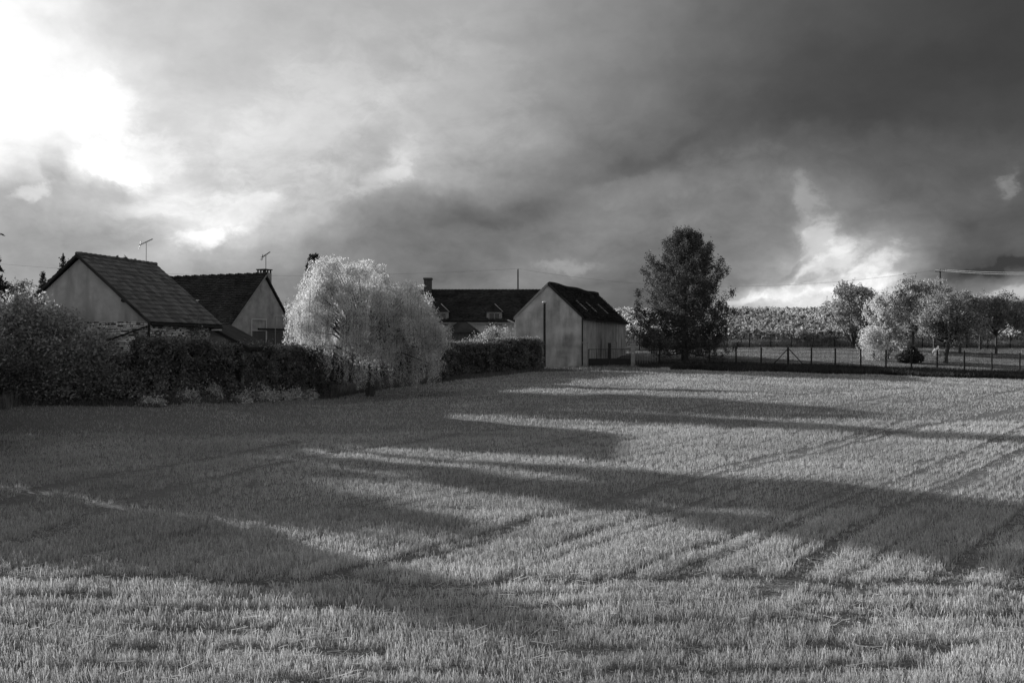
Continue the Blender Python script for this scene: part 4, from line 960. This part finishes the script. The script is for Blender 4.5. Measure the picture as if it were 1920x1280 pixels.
wl = at(695, 57.8); wt = willow((wl.x, wl.y, wl.z), 'large pale weeping willow trailing to the ground between the two hedges'); wt.scale = (.93, .93, 1.0)
p = at(586, 56.3); st_ = empty('stump_post', (p.x, p.y, p.z), 0, 'short pale wooden stump post at the left foot of the willow', 'post')
mb = MB(); mb.tube([(0, 0, -.1), (0, 0, .5), (.02, 0, 1.1)], [.15, .13, .12], 9); mb.build('shaft', M['wood'], st_)
mb = MB(); mb.tube([(.02, 0, 1.10), (.02, 0, 1.14)], [.14, .13], 9); mb.build('cap', M['wood'], st_)

# ------------------------------------------------------------------ hedges
a_, b_ = at(268, 44.6), at(604, 58.6)
hedge('long_hedge', (a_.x, a_.y, a_.z), (b_.x, b_.y, b_.z), 2.72, 1.4, 'long tall dark hedge left of the willow, in front of the houses', M['hedge'], 56000)
a_, b_ = at(800, 68.5), at(1003, 76.3)
hedge('clipped_hedge', (a_.x, a_.y, a_.z), (b_.x, b_.y, b_.z), 2.35, 1.6, 'clipped dark hedge with sunlit top between willow and barn', M['hedge'], 34000)
a_, b_ = at(600, 63.2), at(830, 67.5)
hedge('middle_hedge', (a_.x, a_.y, a_.z), (b_.x, b_.y, b_.z), 2.5, 1.4, 'shaded hedge standing behind the drooping willow branches', M['hedge'], 22000)

# ------------------------------------------------------------------ shrubs, left
def S(px, D, dx=0): q = at(px, D); return (q.x + dx, q.y, q.z)
shrub('tall_shrub', S(38, 45.2), [(0, 0, 2.6, 2.0, 1.6, 2.2), (-1.4, .4, 3.4, 1.5, 1.3, 1.7), (1.3, .2, 3.0, 1.5, 1.3, 1.8), (.3, 0, 4.2, 1.1, 1, 1.15), (-.6, -.5, 1.2, 1.8, 1.3, 1.3), (1.9, 0, 1.4, 1.4, 1.2, 1.4)],
      'big rounded shrub with sunlit top at the left edge, before the stone gable', M['bush'], 24000, .15, sprays=18, sc=.88)
shrub('tall_shrub', S(128, 44.9), [(0, 0, 1.6, 1.5, 1.3, 1.7), (.9, .1, 2.2, 1.3, 1.1, 1.3), (-.4, 0, 3.2, 1.0, .9, 1.1), (1.7, .2, 1.2, 1.0, 1, 1.2)],
      'shrub with long pale shoots below the stone gable, left of the dark vehicle', M['bush'], 12000, .14, sprays=16, sc=.9)
shrub('dark_shrub', S(75, 43.5), [(0, 0, .7, 1.3, .8, .9), (-1.4, 0, .8, 1.2, .8, 1.0), (1.3, 0, .65, 1.1, .7, .85), (2.4, .2, .6, .9, .7, .8)], 'wide low dark shrub along the field edge under the sunlit tall shrubs', M['hedge'], 9000, .11)
shrub('dark_shrub', S(5, 43.2), [(0, 0, 1.3, 1.3, 1.0, 1.5), (-.9, 0, 2.0, 1.2, 1, 1.4)], 'low dark shrub at the left edge of the field', M['hedge'], 5000, .12, sc=.88)
shrub('dark_shrub', S(190, 43.9), [(0, 0, .75, 1.0, .8, .8), (.9, .2, .7, .9, .8, .75), (1.8, .4, .75, .9, .8, .9)], 'low dark shrub filling the gap before the long hedge', M['hedge'], 6000, .11, sc=.95)
shrub('wall_shrub', S(340, 49.3), [(0, 0, 3.0, .95, .6, .95), (-.2, 0, 1.6, .9, .7, 1.3)], 'dark round shrub against the stone side wall of the house', M['hedge'], 5000, .11)
shrub('wall_shrub', S(243, 45.2), [(0, 0, 1.2, .4, .3, .9), (.25, 0, 1.6, .25, .25, .4)], 'dark bush growing up the wall beside the vehicle', M['hedge'], 1500, .1)
# garden shrubs before the farmhouse
shrub('garden_shrub', S(928, 86), [(-1.0, 0, 1.2, 1.2, .9, 1.3), (.4, 0, 1.8, 1.3, .9, 1.3), (1.2, 0, 1.2, .9, .8, 1.3), (-.2, 0, 2.6, .7, .6, .6)], 'light round garden shrub beside the farmhouse porch', M['shrub'], 7000, .12)
shrub('garden_shrub', S(840, 80), [(0, 0, 1.0, 1.1, .8, 1.2), (.9, 0, .8, .8, .7, 1.1)], 'leafy bush behind the left end of the clipped hedge', M['shrub'], 3500, .11)
def Se(px):
    D = 50.0
    for _ in range(8): D = float(edge((px - 960) / F * D)) + .45
    return S(px + rng.uniform(-5, 5), D)
# low plants at the field edge
for k, (px, w_, h_, lb) in enumerate([(283, .5, .35, 'trailing pale plant lying at the foot of the dark hedge'), (338, .65, .75, 'pale leafy weed clump, left of the tallest one under the hedge'), (386, .7, 1.05, 'tallest pale leafy weed at the hedge foot'),
                                  (445, .6, .6, 'low pale weed clump right of the tallest weed'), (482, .8, .75, 'broad pale weed clump in the middle of the hedge foot'), (520, .6, .6, 'feathery weed clump right of the broad one'),
                                  (552, .5, .6, 'round pale weed clump two before the stump'), (577, .4, .5, 'small weed clump touching the stump post')]):
    shrub('weed_clump', Se(px), [(0, 0, h_ * .45, w_, .45, h_ * .5), (w_ * .6, 0, h_ * .35, w_ * .6, .4, h_ * .4), (-w_ * .5, 0, h_ * .3, w_ * .6, .4, h_ * .35)], lb, M['plant'], int(rng.uniform(700, 1500)), .09, 'weeds', 'pale weed clumps at the foot of the hedge')

# ------------------------------------------------------------------ vehicle by the stone house
q = at(208, 45.3)
car = empty('parked_car', (q.x, q.y, -1.5), R(205), 'dark parked vehicle half hidden by the shrubs below the stone gable', 'car'); car.scale = (.8,) * 3
def carbody():
    prof = [(-.95, .25), (-.98, .55), (-.9, .72), (-.35, .80), (.95, .80), (1.0, .5), (.98, .25)]
    mb = MB(); n = len(prof)
    vs = [(x, -.62, z) for x, z in prof] + [(x, .62, z) for x, z in prof]
    mb.add(vs, [tuple(range(n)), tuple(range(n, 2 * n))[::-1]] + [(i, i + n, (i + 1) % n + n, (i + 1) % n) for i in range(n)]); return mb
carbody().build('body', M['carpaint'], car)
mb = MB(); mb.add([(-.4, -.58, .803), (.85, -.58, .803), (.65, -.48, 1.16), (-.12, -.48, 1.16), (-.4, .58, .803), (.85, .58, .803), (.65, .48, 1.16), (-.12, .48, 1.16)], [(0,1,2,3),(7,6,5,4),(0,4,5,1),(1,5,6,2),(2,6,7,3),(3,7,4,0)]); mb.build('windows', M['glass'], car)
MB().box(-.14, .67, -.5, .5, 1.163, 1.2).build('roof', M['greypaint'], car)
for x_ in (-.6, .62):
    for y_ in (-.6, .6):
        mb = MB(); mb.tube([(x_, y_ - .07, .24), (x_, y_ + .07, .24)], .24, 14); w_ = mb.build('wheel', M['rubber'], car)
MB().box(q.x - 1.1, q.x + 1.1, q.y - .7, q.y + .9, -3.2, -1.504).build('terrace_bank', M['weedbank']); tag(bpy.data.objects['terrace_bank'], 'raised bank under the parked vehicle beside the stone house', 'bank')

# ------------------------------------------------------------------ trees, left and behind
def s_tau(s, t_): X = CC * s - SS * t_; D = SS * s + CC * t_; return (X, D, g1(X, D))
conifer('spruce', s_tau(33.2, 85.2), 27, 4.3, 'tall dark spruce at the left edge behind the shrubs, only branch ends showing', M['spruce'], 230, 190, .3, lambda t_: (1 - t_) ** 1.15, None, .04, .4, .5, 5, .1, .3)
for px, D, h, w_, lb, sd in [(20, 82, 8.0, 2.6, 'leafy tree at far left, beside the spruce', 21), (62, 84, 7.6, 2.2, 'round leafy tree between far left tree and the stone gable', 22), (100, 80, 8.0, 1.9, 'leafy tree touching the left slope of the stone house roof', 23)]:
    broad_tree('garden_tree', S(px, D), h + .6, w_, lb, M['tree'], 5200, .17, seed=sd, crown0=.15)
conifer('slim_conifer', S(80, 78), 8.3, .8, 'slim young conifer with a pole-like stem left of the stone house', M['spruce'], 46, 50, .14, seed=8, z0=.55, trunk_r=.07)
conifer('slim_conifer', S(118, 84), 10.2, 1.9, 'pointed conifer rising behind the left roof slope', M['spruce'], 60, 60, .17, seed=9)
for px, pyt, lb, sd in [(202, 482, 'smallest conifer tip above the stone house ridge', 31), (219, 478, 'conifer tip above the middle of the ridge, leftmost of the bigger ones', 32), (234, 479, 'slender conifer tip between two fuller ones above the ridge', 33), (252, 483, 'conifer tip nearest the pale television aerial', 34)]:
    q = at(px, 92); top = -(pyt - 650) / F * 92; conifer('background_conifer', tuple(q), top - q.z, 2.2, lb, M['spruce'], 90, 60, .2, seed=sd, group='conifers behind the stone house')
broad_tree('dark_tree', S(550, 82), 6.2, 1.6, 'dark tree right of the steep gable, behind the willow', M['hedge'], 3000, .16, seed=41, crown0=.2)
q = at(588, 74); conifer('column_conifer', tuple(q), 6.85 - q.z, 1.25, 'dark dense conifer rising behind the top left of the willow', M['spruce'], 150, 130, .15, lambda t_: (1 - t_) ** .3, seed=42)
# the trees and hedgerow along the left boundary, whose long shadows cross the stubble
broad_tree('boundary_tree', s_tau(17.6, 57), 16.5, 1.9, 'tall field boundary tree out past the left shrubs, nearer of the pair', M['tree'], 26000, .34, crown0=.08, lobes=14, seed=51, trunk_r=.25)
broad_tree('boundary_tree', s_tau(20.1, 60), 18.0, 1.7, 'tall field boundary tree out past the left shrubs, farther of the pair', M['tree'], 26000, .34, crown0=.5, lobes=14, seed=52, trunk_r=.25)
broad_tree('boundary_tree', s_tau(11.1, 32), 5.8, .8, 'young slim boundary tree beside the left hedgerow', M['tree'], 6500, .18, crown0=.05, lobes=10, seed=53)
broad_tree('boundary_tree', s_tau(25.9, 70), 11.0, 1.9, 'lower broad boundary tree between the tall pair and the spruce', M['tree'], 9000, .26, crown0=.05, lobes=12, seed=54, trunk_r=.2)
nm = ['lowest bush at the near end of the left boundary hedgerow', 'second bush from the near end of the left boundary hedgerow', 'third bush from the near end of the left boundary hedgerow', 'bush directly beyond the young slim boundary tree', 'bush second beyond the young slim boundary tree', 'middle bush of the taller far part of the hedgerow', 'bush at the foot of the nearer tall boundary tree', 'bush beyond the farther tall boundary tree']
for k, (s_, hh, rr) in enumerate([(6.8, 1.5, .9), (7.9, 2.9, 1.0), (9.0, 4.8, 1.0), (12.0, 5.9, 1.6), (13.2, 5.6, 1.3), (14.2, 5.4, 1.5), (15.9, 5.6, 1.4), (22.4, 3.6, 1.4)]):
    tau = 2.38 * s_ + 4.5 + rr
    shrub('hedgerow_bush', s_tau(s_, tau), [(0, 0, hh * .45, rr, rr, hh * .5), (.3, .3, hh * .65, rr * .8, rr * .8, hh * .35)], nm[k], M['shrub'], int(3600 * rr * hh / 3), .18, group='hedgerow bushes along the left boundary')

# ------------------------------------------------------------------ big pine on the lawn
q = at(1284, 83)
def pine_prof(t_):
    return float(np.interp(t_, [0, .08, .25, .5, .7, .85, .95, 1], [1.1, 1.14, 1.06, .84, .70, .47, .28, .05]))
conifer('big_pine', tuple(q), 10.75, 4.05, 'large broad dark pine on the lawn right of the barn', M['pine'], 190, 340, .12, pine_prof, None, .065, .26, .8, 61, .55, .2, tufts=10)

# ------------------------------------------------------------------ orchard, right
broad_tree('walnut_tree', S(1600, 99), 6.9, 2.9, 'open-leaved walnut tree at the vineyard edge, left of the orchard', M['walnut'], 13000, .2, seed=71, crown0=.04, lobes=15)
q = at(1665, 85); broad_tree('pale_tree', tuple(q), 6.3, 1.7, 'brightest pale tree on the lawn between walnut and apple trees', M['bright'], 12000, .13, seed=72, crown0=.03, lobes=12, offset=(-.1, 0), squash=.9)
shrub('pale_shrub', S(1640, 83.5), [(0, 0, 1.2, 1.1, 1, 1.3), (-.2, 0, 2.1, .8, .8, .8)], 'pale feathery bush at the foot of the brightest tree', M['bright'], 5500, .11)
broad_tree('walnut_tree', S(1712, 96), 7.3, 2.3, 'tall walnut tree with a shoot rising above it, behind the pale tree', M['walnut'], 8000, .19, seed=73, crown0=.2, lobes=12, twigs=8)
broad_tree('bare_tree', S(1752, 99), 7.3, 1.9, 'half bare tree with thin arching twigs near the crossarm pole', M['walnut'], 900, .12, seed=74, crown0=.3, lobes=14)
q = at(1772, 81); broad_tree('apple_tree', tuple(q), 5.6, 3.1, 'largest apple tree with forked leaning trunk behind the fence', M['tree'], 20000, .13, seed=75, crown0=.27, lobes=15, trunk_r=.17, offset=(.2, 0), lean=.25, twigs=16, squash=.62)
broad_tree('apple_tree', S(1800, 93), 6.1, 2.3, 'apple tree with upright shoots behind the largest apple tree', M['tree'], 8000, .14, seed=76, crown0=.3, lobes=10, twigs=14)
broad_tree('apple_tree', S(1868, 93), 5.7, 2.3, 'apple tree with two thin trunks near the right edge', M['tree'], 10000, .14, seed=77, crown0=.3, lobes=11, twigs=12, trunk_r=.11)
broad_tree('apple_tree', S(1932, 94), 5.2, 2.4, 'apple tree cut by the right edge of the picture', M['tree'], 9000, .14, seed=78, crown0=.3, lobes=11, twigs=8)
broad_tree('apple_tree', S(1838, 99), 5.6, 2.4, 'low apple tree in the gap between the largest and the two-trunked apple tree', M['walnut'], 8000, .15, seed=79, crown0=.25, lobes=11)
# clipped spreading conifer mound
q = at(1707, 80.5); r_ = empty('juniper_mound', tuple(q), 0, 'low dark spreading juniper mound on the lawn behind the fence', 'shrub')
C = np.concatenate([in_lobe(420, (0, 0, .45), (1.1, .9, .42), .5, .12, 3), in_lobe(160, (0, 0, .85), (.6, .55, .35), .5, .12, 4), in_lobe(60, (.1, 0, 1.15), (.22, .22, .2), .5, .1, 4)])
leafobj('foliage', leaves(clumps(C, 14, .07), .16, .06, (0, 0, 1), .3), M['spruce'], r_)
mb = MB(); mb.tube([(0, 0, -.1), (0, 0, .9)], [.08, .03], 6); mb.build('stems', M['bark'], r_)
shrub('lawn_shrub', S(1757, 79), [(0, 0, .9, .35, .35, .4), (0, 0, 1.25, .22, .2, .25)], 'small leafy sapling beside the fork-trunked apple tree', M['plant'], 700, .09)
shrub('scrub', S(1508, 102.2), [(0, 0, .8, 1.0, .6, .8), (.8, 0, .5, .8, .5, .5)], 'dark scrub bush at the vineyard foot behind the braced post', M['hedge'], 2200, .13)
shrub('scrub', S(1556, 102.2), [(0, 0, .5, .9, .5, .5)], 'low dark scrub patch at the vineyard foot, right of the larger one', M['hedge'], 1200, .13)

# ------------------------------------------------------------------ vineyard
VL = 112.0
vm = []
for k in range(5):
    nl = 9500; x = rng.uniform(0, VL, nl // 16); x = np.round(x / 1.0) * 1.0 + rng.normal(0, .24, x.size); c = np.stack([x, rng.normal(0, .16, x.size), .45 + rng.beta(2, 1.4, x.size) * 1.2 + .15 * np.sin(x * 1.7 + k)], 1)
    pts = clumps(c, 16, .13); pts[:, 2] = np.clip(pts[:, 2], .1, 2.2)
    m_ = quads_mesh('vine_foliage', leaves(pts, .30, .24, (0, -.3, -.3), .15)); m_.materials.append(M['vine']); vm.append(m_)
sm = []
for k in range(2):
    mb = MB()
    for i in range(int(VL / 1.15)):
        x_ = i * 1.15 + random.uniform(-.08, .08); mb.tube([(x_, 0, -.1), (x_ + random.uniform(-.06, .06), 0, .85)], [.04, .025], 4, cap=False)
        if i % 5 == 0: mb.tube([(x_ + .3, 0, -.1), (x_ + .3, 0, 1.75)], .035, 4)
    m_ = mb.mesh('vine_stems'); m_.materials.append(M['bark']); sm.append(m_)
nrow = 42
for k in range(nrow):
    D = 104.0 + k * 2.05; x0 = 6.5
    za = g1(x0, D); zb = g1(x0 + VL, D); zm = g1(x0 + 35, D)
    r_ = empty('vine_row', (x0 + random.uniform(-1, 1), D, zm), 0, 'leafy vine row of the hillside vineyard beyond the orchard lawn', 'vine row', 'rows of vines climbing the hillside')
    for nme, ms in (('foliage', vm), ('stems', sm)):
        o = bpy.data.objects.new(nme, ms[k % len(ms)]); COL.objects.link(o); o.parent = r_
        if nme == 'stems': o['kind'] = 'stuff'
    if k == 0: r_['label'] = 'frontmost vine row, directly behind the farther wire fence'
    if k == nrow - 1: r_['label'] = 'topmost vine row, on the crest against the sky'
    r_.scale = (1, 1, random.uniform(.92, 1.06))

tris = sum(sum(len(p.vertices) - 2 for p in m.polygons) if len(m.polygons) < 20000 else len(m.polygons) * 2 for m in bpy.data.meshes)
print('approx tris', tris, 'objects', len(bpy.data.objects))
